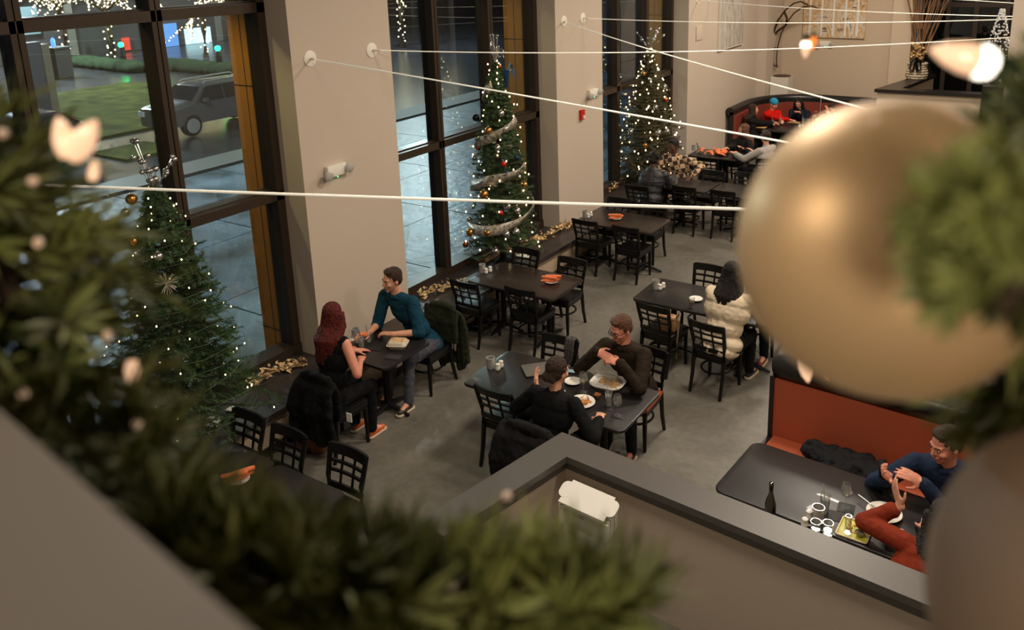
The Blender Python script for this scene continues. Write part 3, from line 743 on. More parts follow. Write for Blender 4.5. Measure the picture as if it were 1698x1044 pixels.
# silver wire tree and coat rack silhouette near the column
q = at(1652, 108, Y=12.0)
t = empty('tinsel_tree', (q.x, q.y, q.z-.2), 0, 'small sparkling silver tinsel cone at the right edge by the column', 'decoration')
sm = MB(); rnd = random.Random(5)
for k in range(260):
    h_ = rnd.random(); a = rnd.random()*6.3; r_ = (1-h_)*.17+.02; p = V((r_*math.cos(a), r_*math.sin(a), .2+h_*.7)); sm.ell(p, .008+.006*rnd.random(), su=5, sv=4)
o = sm.build('tinsel', mat('sparkle', (235, 232, 225), .15, metal=.9, emit=.25, ecol=(255, 245, 230)), t); o['kind'] = 'stuff'
gb = MB().ell((0, 0, .1), (.16, .16, .15), su=20, sv=14).build('glass_ball', glass_mat('ornament_glass', (235, 235, 235), 3), t)
MB().box(-.12, .12, -.12, .12, -(q.z-.2), -.06).build('stand', M_wood, t, smooth=False)
# ---------------------------------------------------------------- cables
def cable(A, pts_px, lab, far):
    """wall anchor + sagging cable through surveyed points to the right hand side of the room"""
    A = V(A); E = at(*far, z=3.79); D = (E-A); D.z = 0; L = D.length; u = D.normalized()
    nrm = V((-u.y, u.x, 0)); samples = [(0.0, A.z)]
    for p in pts_px:
        d_ = ray(*p); tt = (A-CAM).dot(nrm)/d_.dot(nrm); Q = CAM+d_*tt; samples.append(((Q-A).dot(u), Q.z))
    if len(samples) < 3: samples.append((L, 3.79)); 
    (s0, z0), (s1, z1), (s2, z2) = samples[:3]
    def zz(s): return z0*(s-s1)*(s-s2)/((s0-s1)*(s0-s2))+z1*(s-s0)*(s-s2)/((s1-s0)*(s1-s2))+z2*(s-s0)*(s-s1)/((s2-s0)*(s2-s1))
    SL = min((4.0-A.x)/u.x, L*1.5) if u.x > .05 else L
    t = empty('cable', A, 0, lab, 'cable', 'white cables stretched across the room')
    P_ = []
    n = 40
    for i in range(n+1):
        s = .1+(SL-.1)*i/n; P_.append(V((u.x*s, u.y*s, zz(min(s, L*1.02))+(0 if s <= L*1.02 else (zz(L*1.02)-zz(L*1.0))/(L*.02)*(s-L*1.02))-A.z)))
    MB().tube(P_, .0065, 6).build('cable_line', M_cable, t)
    M = Matrix(((0, 0, 1, 0), (1, 0, 0, 0), (0, 1, 0, 0), (0, 0, 0, 1)))
    MB().lathe([(.085, 0), (.085, .008), (.06, .014), (.02, .018)], 22, M).build('anchor_plate', mat('anchor_white', (235, 228, 214), .35), t)
    MB().tube([(.01, 0, 0), (.03, 0, 0), u*.11+V((0, 0, (zz(.1)-A.z)))], .013, 8).build('anchor_bolt', MATS['anchor_white'], t)
cable((XP, 6.141, 3.806), [(900, 164), (1300, 235)], 'white cable falling from the left disc on the nearest pier', (1310, 237))
cable((XP, 7.068, 3.794), [(1160, 85), (1674, 62)], 'white cable from the right disc on the nearest pier', (1674, 62))
cable((XP, 11.348, 3.783), [(1160, 106), (1400, 171)], 'white cable falling from the left disc on the second pier', (1410, 175))
cable((XP, 11.934, 3.784), [(1300, 38), (1674, 32)], 'white cable from the right disc on the second pier', (1674, 32))
cable((XP, 16.75, 3.79), [(1337, 14), (1674, 27)], 'white cable starting right of the bushy tree', (1674, 27))
cable((XP, 17.4, 3.79), [(1600, 0), (1678, 5)], 'white cable highest at the upper right corner', (1678, 5))
cable((XP, 1.02, 3.79), [(600, 326), (1245, 347)], 'nearest thick white cable crossing the whole lower picture', (1245, 347))
for o_ in list(C.objects):
    if o_.get('label') in ('lattice chair under the man with black glasses', 'lattice chair under the woman in black at the laptop table'):
        for ch in o_.children:
            if ch.name.startswith('seat') and 'frame' not in ch.name:
                ch.material_slots[0].link = 'OBJECT'; ch.material_slots[0].material = M_rust; ch['label'] = 'rust orange seat pad'
# ================================================================ THINGS ON TABLES
TZ = .752
def tp(x, y): return at(x, y, z=TZ)
_proto = {}
def place(key, maker, p, lab, rz=0, group=None, sc=None):
    if key not in _proto:
        o = maker(); _proto[key] = o; o.location = p; o.rotation_euler = (0, 0, rz); tag(o, lab, None, group)
    else:
        o = dup(_proto[key], p, rz, lab, group)
    return o
def mk_cup():
    t = empty('utensil_cup', cat='cup'); MB().lathe([(.043, 0), (.043, .105), (.046, .108), (.046, .112), (.04, .112), (.04, .01), (.001, .01)], 20, caps=True).build('cup_body', M_steel, t)
    MB().lathe([(.0445, .02), (.0445, .026)], 20, caps=False).build('ring', M_steel, t); return t
def mk_shaker():
    t = empty('shaker', cat='shaker'); MB().lathe([(.022, 0), (.026, .005), (.027, .03), (.021, .045), (.022, .05), (.024, .055), (.022, .068), (.008, .075)], 16).build('shaker_body', M_white, t)
    MB().lathe([(.011, .0745), (.009, .0765)], 12).build('cap', M_steel, t); return t
def set_(cup, sh, where):
    place('cup', mk_cup, tp(*cup), 'steel utensil cup on the '+where, group='steel utensil cups')
    for i, s in enumerate(sh):
        place('shaker', mk_shaker, tp(*s), 'white ceramic shaker on the %s, %s one of the pair' % (where, ('left', 'right')[i]), group='salt and pepper shakers')
set_((800, 451), [(806, 453), (813, 450)], 'brown table by the tree')
set_((970.5, 360), [(975.5, 361), (980, 358)], 'second pier table')
set_((814, 609), [(825.5, 613), (831, 608)], 'laptop table')
set_((1088, 478), [(1094.5, 480), (1100, 477)], 'cream sweater woman\'s table')
def mk_plate(r, m=None):
    def f():
        t = empty('plate', cat='plate')
        MB().lathe([(r*.55, 0), (r*.6, .004), (r*.95, .016), (r, .02), (r*.98, .022), (r*.6, .01), (.001, .009)], 28).build('plate_body', m or M_white, t); return t
    return f
def mk_roll():
    t = empty('napkin_roll', cat='napkin roll')
    pts = [(x, .002*math.sin(x*40), .0) for x in (-.1, -.06, 0, .06, .1)]
    MB().tube(pts, [.017, .02, .021, .02, .018], 12).build('cloth', M_orange, t)
    sp = MB(); 
    for k in range(3): sp.tube([((.1005 if k % 2 else -.1005), (.016-.005*k)*math.cos(a), (.016-.005*k)*math.sin(a)) for a in [i*2*PI/10 for i in range(10)]], .0015, 4, closed=True)
    sp.build('fold', mat('orange_fold', (176, 66, 26), .8), t)
    MB().tube([(-.06, 0, 0), (-.112, .002, 0)], .006, 6).build('fork_handle', M_steel, t)
    return t
M_o2 = None
def rolls(px, py, where, n=4, seed=0, sc=1.0):
    c = tp(px, py)
    place('plate_s', mk_plate(.085), c, 'small white round plate under the napkin rolls on the '+where)
    rnd = random.Random(seed)
    cfg = [(-.025, .035, .25), (.02, .035, .3), (-.03, .073, -.15), (.03, .075, .1), (0, .11, .75)][:n]
    names = ['left bottom', 'right bottom', 'left upper', 'right upper', 'topmost crossing']
    for i, (dx, dz, a) in enumerate(cfg):
        place('roll', mk_roll, c+V((dx*.3, dx, dz)), 'orange rolled napkin on the %s, %s one in the pile' % (where, names[i]), rz=a+seed, group='orange napkin rolls')
rolls(914.5, 468, 'brown table by the tree', 4, .35)
rolls(1022, 363, 'second pier table', 3, .6)
rolls(397, 797, 'lower left table', 4, 1.0)
def mk_tumbler(h=.14, r=.036, liq=None, lm=None, straw=None, straws=1):
    def f():
        t = empty('drinking_glass', cat='glass')
        MB().lathe([(r*.8, 0), (r, h), (r*.94, h), (r*.74, .012), (.001, .012)], 20).build('glass_body', M_glass, t)
        if liq: MB().lathe([(r*.73, .013), (r*.73+(r*.2)*liq, h*liq), (.001, h*liq)], 18).build('drink', lm, t)
        if straw:
            for k in range(straws): MB().tube([(.01, .005*k, .02), (-.02-.02*k, .01*k, h*1.5)], .003, 6).build('straw', straw, t)
        return t
    return f
M_water = glass_mat('ice_water', (235, 238, 240), 1.2, glint_mix=.2)
M_cola = mat('cola', (70, 22, 10), .1, coat=.5)
M_wine = glass_mat('white_wine', (235, 215, 140), 1.2, glint_mix=.12)
M_strawb = mat('black_straw', (15, 15, 15), .4)
def mk_wine(fill, bw=.043):
    def f():
        t = empty('wine_glass', cat='wine glass')
        MB().lathe([(.036, 0), (.034, .003), (.006, .007), (.004, .02), (.004, .085)], 20).build('stem', M_glass, t)
        MB().lathe([(.004, .085), (.03, .105), (bw, .135), (.04, .17), (.031, .205), (.0295, .205), (bw-.002, .135), (.028, .107), (.002, .09)], 20, caps=False).build('bowl', M_glass, t)
        if fill: MB().lathe([(.003, .09), (.027, .106), (.036, .125), (.001, .125)], 20).build('wine', M_wine, t)
        return t
    return f
def coaster(p, lab, s=.1, rz=.3):
    return tag_at(MB().slab(rrect(s, s, .004), 0, .003, .001), 'coaster', mat('black_coaster', (24, 24, 25), .6), p, lab, 'coaster', rz)
def tag_at(mb, name, m, p, lab, cat, rz=0, group=None):
    o = mb.build(name, m); o.location = p; o.rotation_euler = (0, 0, rz); return tag(o, lab, cat, group)
# laptop table
a = tp(856, 608); b_ = tp(868, 629); c_ = tp(919, 599)
lt = empty('laptop', (tp(897, 613).x, tp(897, 613).y, TZ), math.atan2((c_-a).y, (c_-a).x), 'closed grey laptop on the long dark table', 'laptop')
MB().slab(rrect(.36, .25, .012), 0, .01, .003).build('base', mat('laptop_base', (40, 40, 42), .4), lt)
MB().slab(rrect(.36, .25, .012), .011, .019, .003).build('lid', mat('laptop_lid', (112, 108, 102), .38, metal=.3), lt)
p = tp(948, 616); t = empty('phone', p, .35, 'phone with a lit blue screen beside the laptop', 'phone')
MB().slab(rrect(.155, .075, .01), 0, .009, .002).build('body', M_iron, t)
MB().slab(rrect(.145, .066, .006), .009, .0096, .0002).build('screen', mat('phone_screen', (120, 150, 162), .15, emit=.15), t)
place('plate_m', mk_plate(.082), tp(950, 634), 'small empty white plate next to the phone')
place('wine1', mk_wine(True), tp(967.5, 650), 'wine glass with pale wine at the laptop table')
coaster(tp(966, 651)-V((0, 0, .001)), 'black square coaster under the pale wine glass')
def mk_dish():
    t = empty('plate', cat='plate')
    MB().slab(rrect(.3, .26, .09, 6), 0, .01, .004).build('plate_base', M_white, t)
    vs = MB(); 
    ring = rrect(.3, .26, .09, 6); n = len(ring)
    vs.add([(x, y, .008) for x, y in ring]+[(x*1.12, y*1.12, .026) for x, y in ring]+[(x*1.1, y*1.1, .029) for x, y in ring]+[(x*.9, y*.9, .011) for x, y in ring],
           [(k*n+i, k*n+(i+1) % n, (k+1)*n+(i+1) % n, (k+1)*n+i) for k in range(3) for i in range(n)])
    vs.build('rim', M_white, t)
    return t
t = place('dish', mk_dish, tp(1008, 636), 'large white plate with leftover pasta in front of the man with glasses', rz=.1)
fd = MB(); rnd = random.Random(4)
for k in range(60):
    x, y = rnd.gauss(.03, .05), rnd.gauss(0, .035)
    a = rnd.random()*6; fd.tube([(x, y, .014+.01*rnd.random()), (x+.02*math.cos(a), y+.02*math.sin(a), .02), (x+.03*math.cos(a+1), y+.03*math.sin(a+1), .014)], .004, 5)
fd.ell((.0, .02, .012), (.1, .075, .006))
o = fd.build('pasta', mat('pasta', (214, 158, 96), .6, var=.3, vscale=40, col2=(226, 190, 140))); o.location = tp(1008, 636)+V((0, 0, .002)); tag(o, 'orange sauced pasta leftovers on the large white plate', 'pasta', kind='stuff')
def fork(p0, p1, lab, knife=False):
    a = V(p0); b2 = V(p1); d_ = b2-a; L = d_.length; t = empty('knife' if knife else 'fork', a, math.atan2(d_.y, d_.x), lab, 'cutlery')
    t.rotation_euler = (0, -math.asin(max(-1, min(1, d_.z/L))), math.atan2(d_.y, d_.x))
    MB().tube([(0, 0, 0), (L*.5, 0, .003), (L*.72, 0, .0)], [.006, .0045, .003], 8, flat=(1, .4)).build('handle', M_steel, t)
    if knife: MB().tube([(L*.7, 0, 0), (L*.85, 0, 0), (L, 0, 0)], [.006, .009, .003], 8, flat=(1, .2)).build('blade', M_steel, t)
    else:
        m = MB()
        for k in (-1.5, -.5, .5, 1.5): m.tube([(L*.72, k*.002, 0), (L*.8, k*.005, -.004), (L, k*.005, .004)], .0014, 5)
        m.build('tines', M_steel, t)
    return t
q = tp(1008, 636)
fork(tp(981, 622)+V((0, 0, .03)), q+V((.03, -.03, .035)), 'fork resting across the pasta plate, left of the pair')
fork(tp(987, 619)+V((0, 0, .035)), q+V((.07, -.01, .04)), 'knife resting across the pasta plate, right of the pair', True)
place('plate_b', mk_plate(.125), tp(965, 668), 'round white plate of fries in front of the woman in black')
q = tp(965, 668); fr = MB(); rnd = random.Random(9)
for k in range(34):
    x, y = rnd.gauss(.02, .03), rnd.gauss(-.01, .028); a = rnd.random()*6; l = .022+rnd.random()*.018; z = .018+rnd.random()*.022
    fr.tube([(x-l*math.cos(a), y-l*math.sin(a), z), (x+l*math.cos(a), y+l*math.sin(a), z+rnd.uniform(-.006, .008))], .006, 4)
o = fr.build('fries', mat('fries', (196, 130, 62), .6, var=.5, vscale=30)); o.location = q; tag(o, 'browned fries heaped on the round white plate', 'fries', kind='stuff')
tag_at(MB().lathe([(.02, 0), (.032, .035), (.034, .036), (.03, .03), (.001, .028)], 16), 'sauce_cup', mat('sauce_cup', (150, 96, 60), .3, metal=.3), tp(991, 659), 'small copper sauce cup beside the fries', 'sauce cup')
place('tumb', mk_tumbler(.15, .036, .75, M_water, M_steel), tp(1009.5, 673), 'tall water glass on a black coaster at the laptop table')
coaster(tp(1008, 675)-V((0, 0, .001)), 'black square coaster under the tall water glass', .11, .2)
place('wine0', mk_wine(False), tp(1024, 688), 'empty wine glass at the front corner of the laptop table')
coaster(tp(1026, 688)-V((0, 0, .001)), 'black square coaster under the empty wine glass', .115, .15)
fork(tp(968, 684)+V((0, 0, .004)), tp(985, 698)+V((0, 0, .004)), 'dark knife lying at the front edge of the laptop table', True)
tag_at(MB().ell((0, 0, .004), (.02, .03, .005)).tube([(0, -.02, .004), (0, -.09, .012)], .003, 6), 'spoon', M_white, tp(934, 652)+V((0, 0, .02)), 'white spoon by the shoulder of the woman in black', 'spoon', .3)
# couple's table
def mk_ct(): return mk_tumbler(.13, .036, .7, M_water, M_strawb)()
place('ct', mk_ct, tp(599.5, 575), 'water glass with black straw nearer the red haired woman')
place('ct', mk_ct, tp(611, 567), 'water glass with black straw nearer the man in teal')
tag_at(MB().slab(rrect(.34, .2, .01), 0, .004, .001), 'placemat', mat('black_mat', (20, 20, 22), .55), tp(612, 573)-V((0, 0, .001)), 'black cloth mat under the two water glasses', 'mat', .35)
place('cup', mk_cup, tp(590, 560), 'steel utensil cup against the pier on the couple\'s table', group='steel utensil cups')
place('shaker', mk_shaker, tp(592, 568), 'white ceramic shaker on the couple\'s table', group='salt and pepper shakers')
fo = MB(); 
for k in range(3): fo.slab(rrect(.12, .11, .01), .003*k, .003*k+.002, .0005, Matrix.Translation((.006*k, .004*k, 0)) @ Matrix.Rotation(.2*k, 4, 'Z'))
tag_at(fo, 'paper_napkins', M_paper, tp(583, 561), 'stack of white paper napkins by the pier', 'napkins', .4)
cl = MB().slab(rrect(.1, .06, .02), 0, .02, .008)
tag_at(cl, 'cloth_napkin', M_orange, tp(583, 578), 'orange folded napkin beside the red haired woman', 'napkin', .5)
t = empty('takeout_container', tp(660, 574), .45, 'clear plastic clamshell container with food on the couple\'s table', 'container')
Mcl = mat('clamshell', (205, 192, 170), .15, coat=.6)
ring = rrect(.2, .17, .035, 5); n = len(ring)
def loft(levels):
    m = MB(); vs = []
    for s_, z in levels: vs += [(x*s_, y*s_, z) for x, y in ring]
    fs = [(k*n+i, k*n+(i+1) % n, (k+1)*n+(i+1) % n, (k+1)*n+i) for k in range(len(levels)-1) for i in range(n)]
    fs.append(tuple((len(levels)-1)*n+i for i in range(n))); fs.append(tuple(range(n))[::-1]); return m.add(vs, fs)
loft([(.86, 0), (1, .035), (1.12, .036), (1.12, .04)]).build('tray', Mcl, t)
loft([(1.12, .041), (1.02, .043), (.9, .068), (.84, .072)]).build('lid', Mcl, t)
f_ = MB(); rnd = random.Random(2)
for k in range(24): f_.ell((rnd.uniform(-.07, .07), rnd.uniform(-.055, .055), .069+rnd.random()*.004), (.02, .015, .006), su=7, sv=5)
f_.build('food', mat('takeout_food', (206, 162, 104), .7, var=.3, vscale=30), t)
tag_at(MB().slab(rrect(.17, .1, .006), 0, .004, .001), 'cloth_napkin', mat('black_napkin', (40, 38, 38), .8), tp(652, 592), 'black folded napkin at the front edge of the couple\'s table', 'napkin', .35)
# cream sweater table
def mk_cola(): return mk_tumbler(.12, .034, .6, M_cola)()
place('cola', mk_cola, tp(1147, 509), 'glass of cola beside the cream sweater woman')
place('plate_m', None, tp(1154, 497), 'white plate beside the cola glass')
tag_at(MB().slab(rrect(.3, .2, .005), 0, .008, .001), 'menu', mat('tan_menu', (196, 152, 96), .6), tp(1240, 497), 'tan menu lying right of the cream sweater woman', 'menu', .1)
tag_at(MB().slab(rrect(.12, .08, .005), 0, .005, .001), 'paper_napkins', M_paper, tp(1262, 508), 'white paper by the hand of the cream sweater woman', 'paper', .1)
# plaid man's table
def mk_st(): return mk_tumbler(.13, .036, .6, M_water, M_strawb, 3)()
place('st', mk_st, tp(1121, 304), 'glass with several straws in front of the plaid man')
place('st', None, tp(1116, 300), 'glass with straws touching the plaid man\'s arm')
# orange napkin heap table
oc = tp(1187, 256)
nb = MB(); rnd = random.Random(11)
for k in range(26):
    a = rnd.random()*6; x, y = rnd.gauss(0, .12), rnd.gauss(0, .08)
    nb.tube([(x, y, .03+rnd.random()*.05), (x+.07*math.cos(a), y+.07*math.sin(a), .05+rnd.random()*.05), (x+.12*math.cos(a+.5), y+.12*math.sin(a+.5), .02)], [.03, .035, .02], 7, flat=(1.2, .35))
tag_at(nb, 'cloth_napkin', M_orange, oc, 'crumpled heap of orange napkins on the far black table', 'napkins', 0)
place('st', None, tp(1158, 252), 'glass with straws beside the orange napkin heap')
place('cup', None, tp(1150, 249), 'steel cup at the left end of the orange napkin table', group='steel utensil cups')
place('plate_m', None, tp(1197, 250), 'white plate behind the orange napkin heap')
# curved booth table
for i, (x, y, lab) in enumerate([(1260, 211, 'tan menu nearest the long haired woman in the curved booth'), (1273, 204, 'tan menu under the hands of the person in the blue beanie'), (1316, 203, 'tan menu in front of the person with dark hair and phone')]):
    tag_at(MB().slab(rrect(.3, .2, .005), 0, .006, .001), 'menu', MATS['tan_menu'], tp(x, y), lab, 'menu', .1)
for i, (x, y, lab) in enumerate([(1281, 209, 'water glass in the curved booth, left one'), (1294, 206, 'water glass in the curved booth, middle one'), (1331.5, 206, 'water glass in the curved booth by the shakers')]):
    place('tumb', None, tp(x, y), lab)
place('shaker', None, tp(1326, 211), 'white shaker in the curved booth, left one of the pair', group='salt and pepper shakers')
place('shaker', None, tp(1331, 211), 'white shaker in the curved booth, right one of the pair', group='salt and pepper shakers')
# bottle table
t = empty('bottle', tp(1276.5, 860), 0, 'dark green wine bottle behind the half wall', 'bottle')
MB().lathe([(.038, 0), (.041, .006), (.041, .12), (.036, .15), (.02, .2), (.0145, .23), (.0145, .285), (.017, .287), (.017, .305), (.013, .307)], 24).build('bottle_body', mat('bottle_green', (14, 20, 12), .12, coat=1), t)
MB().lathe([(.0152, .24), (.0152, .283)], 20, caps=False).build('neck_foil', mat('foil_dark', (40, 38, 34), .3, metal=.7), t)
place('tumb', None, tp(1367, 848), 'tall water glass with metal straw at the booth table')
place('wine0', None, tp(1402, 841), 'large empty wine glass at the booth table')
coaster(tp(1403, 842)-V((0, 0, .001)), 'black coaster under the large wine glass in the booth', .12, .1)
coaster(tp(1385, 855)-V((0, 0, .001)), 'black coaster near the tall water glass in the booth', .12, .2)
place('shaker', None, tp(1334, 873), 'white shaker at the booth table, front one of the pair', group='salt and pepper shakers')
place('shaker', None, tp(1341, 860), 'white shaker at the booth table, rear one of the pair', group='salt and pepper shakers')
place('cup', None, tp(1356, 862), 'steel cup at the booth table by the shakers', group='steel utensil cups')
place('short', mk_tumbler(.1, .038, .4, M_water), tp(1352, 884), 'short tumbler at the booth table, left of the pair by the wall')
place('short', None, tp(1372, 886), 'short tumbler at the booth table, right of the pair by the wall')
t = empty('plate', tp(1417, 880), -.02, 'square yellow green plate at the booth table', 'plate')
M_yel = mat('yellow_green_glaze', (190, 186, 70), .3, var=.15, vscale=12)
MB().slab(rrect(.2, .21, .012), 0, .008, .002).build('plate_body', M_yel, t)
MB().tube([(x, y, .012) for x, y in rrect(.21, .22, .015)], .006, 6, closed=True).build('rim', mat('cream_rim', (214, 196, 150), .3), t)
f_ = MB()
for k in range(50): f_.ell((rnd.uniform(-.05, .08), rnd.uniform(-.04, .09), .012), (.01, .008, .005), su=6, sv=4)
o = f_.build('crumbs', mat('orange_food', (206, 140, 30), .6)); o.location = tp(1417, 880); tag(o, 'orange crumbs of food scattered on the yellow plate', 'food', kind='stuff')
t = empty('drinking_glass', tp(1405, 885)+V((0, 0, .01)), 0, 'slim glass standing on the yellow plate', 'glass')
MB().lathe([(.022, 0), (.022, .14), (.02, .14), (.018, .01)], 16).build('glass_body', M_glass, t)
tag_at(MB().lathe([(.02, 0), (.032, .03), (.033, .032), (.029, .026), (.001, .024)], 16), 'sauce_cup', mat('sauce_cup2', (150, 140, 120), .3, metal=.3), tp(1425, 890)+V((0, 0, .01)), 'small steel sauce cup on the yellow plate', 'sauce cup')
place('plate_b', None, tp(1466, 852), 'round white plate with food scraps in front of the man with phone')
o = MB().ell((0, 0, .012), (.07, .055, .006)).build('food_scraps', mat('scraps', (205, 150, 96), .7, var=.4, vscale=40)); o.location = tp(1466, 852); tag(o, 'orange food scraps on the round booth plate', 'food', kind='stuff')
fork(tp(1446, 846)+V((-.12, .1, .03)), tp(1452, 848)+V((0, 0, .03)), 'fork leaning on the round booth plate')
tag_at(MB().slab([(-.12, -.05), (.14, -.1), (.1, .12), (-.02, .09)], 0, .006, .001), 'plate', M_white, tp(1545, 905)+V((0, 0, .001)), 'white angular dish at the lower right behind the pale ball', 'dish', .2)
tag_at(MB().slab([(-.06, -.02), (.08, -.05), (.06, .05), (-.03, .03)], 0, .012, .003), 'lime_wedge', M_yel, tp(1545, 907)+V((0, 0, .01)), 'pale green wedge on the angular dish', 'food', .2)
wad = MB(); rnd = random.Random(21)
for k in range(14): wad.ell((rnd.uniform(-.05, .05), rnd.uniform(-.03, .03), rnd.uniform(.02, .05)), (.03, .02, .02), su=7, sv=5)
o = baked(wad, 'crumpled_napkin', M_paper, .006, 1, disp=.004, dsize=.02); o.location = tp(1480, 893)+V((0, 0, .02)); tag(o, 'crumpled white napkin at the forearm of the rust sweater woman', 'napkin')
# white boxes behind the half wall
wb = at(941, 781, z=.97); b0 = corner(.3)
base = V((b0.x+.12, b0.y-.1, 0)); ang = math.atan2(uR.y, uR.x)
t = empty('folded_boxes', (base.x-.02, base.y+.03, .08), ang, 'stack of flat white takeaway boxes standing in the half wall corner', 'boxes')
def boxsheet(dy, top, nm, mm, shift=0):
    return MB().box(0+shift, .34+shift, dy, dy+.012, .3, top).box(-.045+shift, .385+shift, dy, dy+.012, top-.2, top-.05).build(nm, mm, t, smooth=False)
for k in range(6): boxsheet(-.03-.024*k, .915-.0125*k, 'box_blank', M_paper, .004*(k % 2))
MB().add([(-.03, -.17, .84), (.37, -.17, .84), (.36, .0, .93), (-.01, .0, .93), (-.03, -.17, .845), (.37, -.17, .845), (.36, .0, .935), (-.01, .0, .935)], [(0, 1, 2, 3), (4, 5, 6, 7), (0, 1, 5, 4), (1, 2, 6, 5), (2, 3, 7, 6), (3, 0, 4, 7)]).slab([(x, y) for x, y in rrect(.1, .13, .045, 6, -.02, 0)], -.003, .003, .001, Matrix.Translation((.0, -.075, .893)) @ Matrix.Rotation(.48, 4, 'X')).slab([(x, y) for x, y in rrect(.1, .13, .045, 6, .02, 0)], -.003, .003, .001, Matrix.Translation((.35, -.075, .893)) @ Matrix.Rotation(.48, 4, 'X')).build('lid_flap', M_paper, t, smooth=False)
lg_ = MB(); rnd = random.Random(12)
pts_ = [(.1+.0075*k, -.1745, .79+.006*math.sin(k*2.3)+.002*math.cos(k*5)) for k in range(14)]
lg_.tube(pts_, .0022, 5)
for k in range(4): lg_.tube([(.02, -.1745, .66-.012*k), (.06+.01*rnd.random(), -.1745, .66-.012*k)], .0012, 4)
lg_.build('print_mark', mat('print_dark', (60, 45, 38), .7), t)
MB().box(-.02, .38, -.16, .0, -.08, .3).build('shelf_block', M_wood, t, smooth=False)
# small things along the ledge
def gold_garland(pts, lab, seed):
    rnd = random.Random(seed); m = MB(); pts = [V(p) for p in pts]
    for i in range(len(pts)-1):
        n_ = max(2, int((pts[i+1]-pts[i]).length/.035))
        for k in range(n_):
            for w in range(4):
                c = pts[i].lerp(pts[i+1], k/n_)+V((rnd.gauss(0, .04), rnd.gauss(0, .03), abs(rnd.gauss(.045, .03))+.01))
                r1 = rnd.uniform(.028, .06); a = rnd.random()*6; ax = V((math.cos(a), math.sin(a), rnd.uniform(-.7, .7))).normalized(); bx = ax.cross(V((rnd.random(), rnd.random(), 1))).normalized(); cx = ax.cross(bx)
                if rnd.random() < .35: m.ell(c, rnd.uniform(.01, .018), su=7, sv=5)
                else: m.add([c-ax*r1, c+bx*r1*.6+cx*r1*.35, c+ax*r1, c-bx*r1*.6+cx*r1*.35, c-cx*r1*.15], [(0, 1, 4), (1, 2, 4), (2, 3, 4), (3, 0, 4)])
    m.tube([p+V((0, 0, .02)) for p in pts], .012, 6)
    o = m.build('gold_garland', M_gold, smooth=False); return tag(o, lab, 'garland')
L_ = lambda x, y: at(x, y, z=.46)
gold_garland([L_(420, 640), L_(445, 622), L_(475, 612), L_(510, 606)], 'gold foil garland on the ledge left of the red haired woman', 1)
gold_garland([L_(697, 492), L_(720, 484), L_(745, 478), L_(775, 470)], 'gold foil garland on the ledge behind the man in teal', 2)
gold_garland([L_(845, 420), L_(872, 408), L_(900, 396), L_(925, 384), L_(948, 372)], 'gold foil garland on the ledge right of the middle tree', 3)
gold_garland([L_(1010, 318), L_(1020, 310), L_(1032, 302)], 'gold foil garland on the ledge behind the second pier', 4)
for (x, y, lab, s_) in ((388, 679, 'small white card on the ledge at the lower left chairs', (.14, .09)), (352, 700, 'larger pale card on the ledge near the garland', (.2, .16)), (868, 424, 'white folded card on the ledge under the middle tree', (.2, .16))):
    tag_at(MB().slab(rrect(*s_, .004), 0, .012, .001), 'paper_card', M_paper, L_(x, y)+V((0, 0, .0)), lab, 'card', .3)
q = L_(800, 440); rb = MB()
rb.tube([q+V((0, -.02, .08)), L_(820, 432)+V((0, 0, .1)), L_(842, 422)+V((0, 0, .08)), L_(850, 418)+V((0, 0, .05))], [.09, .08, .06, .03], 10, flat=(1, .6))
tag(rb.build('burlap_roll', mat('burlap', (150, 118, 84), .8, bump=.4, bscale=90)), 'tan burlap ribbon bundle at the foot of the middle tree', 'ribbon')
# scarf, bags and jackets on chairs
sc = MB()
for k in range(3): 
    x = -4.2+.035*k; sc.tube([(x, 6.86, .62), (x, 6.87, .80), (x+.005, 6.895, .89), (x+.01, 6.93, .905), (x+.01, 6.965, .86), (x+.015, 6.965, .66), (x+.02, 6.96, .5)], .02, 8, flat=(1.1, .6))
o = baked(sc, 'scarf', mat('grey_scarf', (72, 68, 66), .9, bump=.4, bscale=150), .008, 2, disp=.006, dsize=.03); tag(o, 'grey knitted scarf hung over the chair back at the laptop table', 'scarf')
def draped(name, x, y, w, lab, col, z0, back, side=1, seed=0, thick=.035):
    """coat hung on a chair back whose top rail lies at y; side +1: long fall toward +Y"""
    m = MB()
    n_ = 15
    for k in range(n_):
        u = -1+2*k/(n_-1); xx = x+u*w/2
        fall = z0+.05*math.sin(k*.9+seed)+.05*abs(u)
        out = .04+.03*math.sin(k*.8+seed)+.012*math.sin(k*2.2)
        m.tube([(xx, y-side*.05, .5), (xx, y-side*.045, .75), (xx, y, .905-.03*u*u), (xx*1.0+u*.01, y+side*.055, .8), (xx+u*.04, y+side*(.07+out), .6), (xx+u*.06, y+side*(.05+out), fall)], [.03, thick, thick, thick*1.1, thick*1.2, .03], 8)
    m.tube([(x-w/2*.8, y, .9), (x, y+side*.01, .92), (x+w/2*.8, y, .9)], .04, 8)
    o = baked(m, name, mat(name+'_cloth_'+str(col), col, .85, bump=.25, bscale=60, spec=.15), .012, 6, disp=.01, dsize=.12, dseed=seed)
    return tag(o, lab, 'jacket')
draped('jacket', -5.88, 6.9, .42, 'dark green jacket draped over the chair of the man in teal', (40, 44, 30), .12, 1, 1, 1, .026)
draped('jacket', -5.88, 4.96, .44, 'black jacket with a white tag hung behind the red haired woman', (16, 16, 18), .25, 1, -1, 2, .03)
tag_at(MB().box(-.03, .03, -.003, .003, -.045, .045), 'jacket_tag', M_paper, at(579, 692, Y=4.86), 'small white tag on the black jacket', 'tag', .1)
draped('jacket', -3.6, 5.24, .5, 'charcoal quilted jacket over the chair of the woman in black', (28, 27, 28), .2, 1, -1, 3, .04)
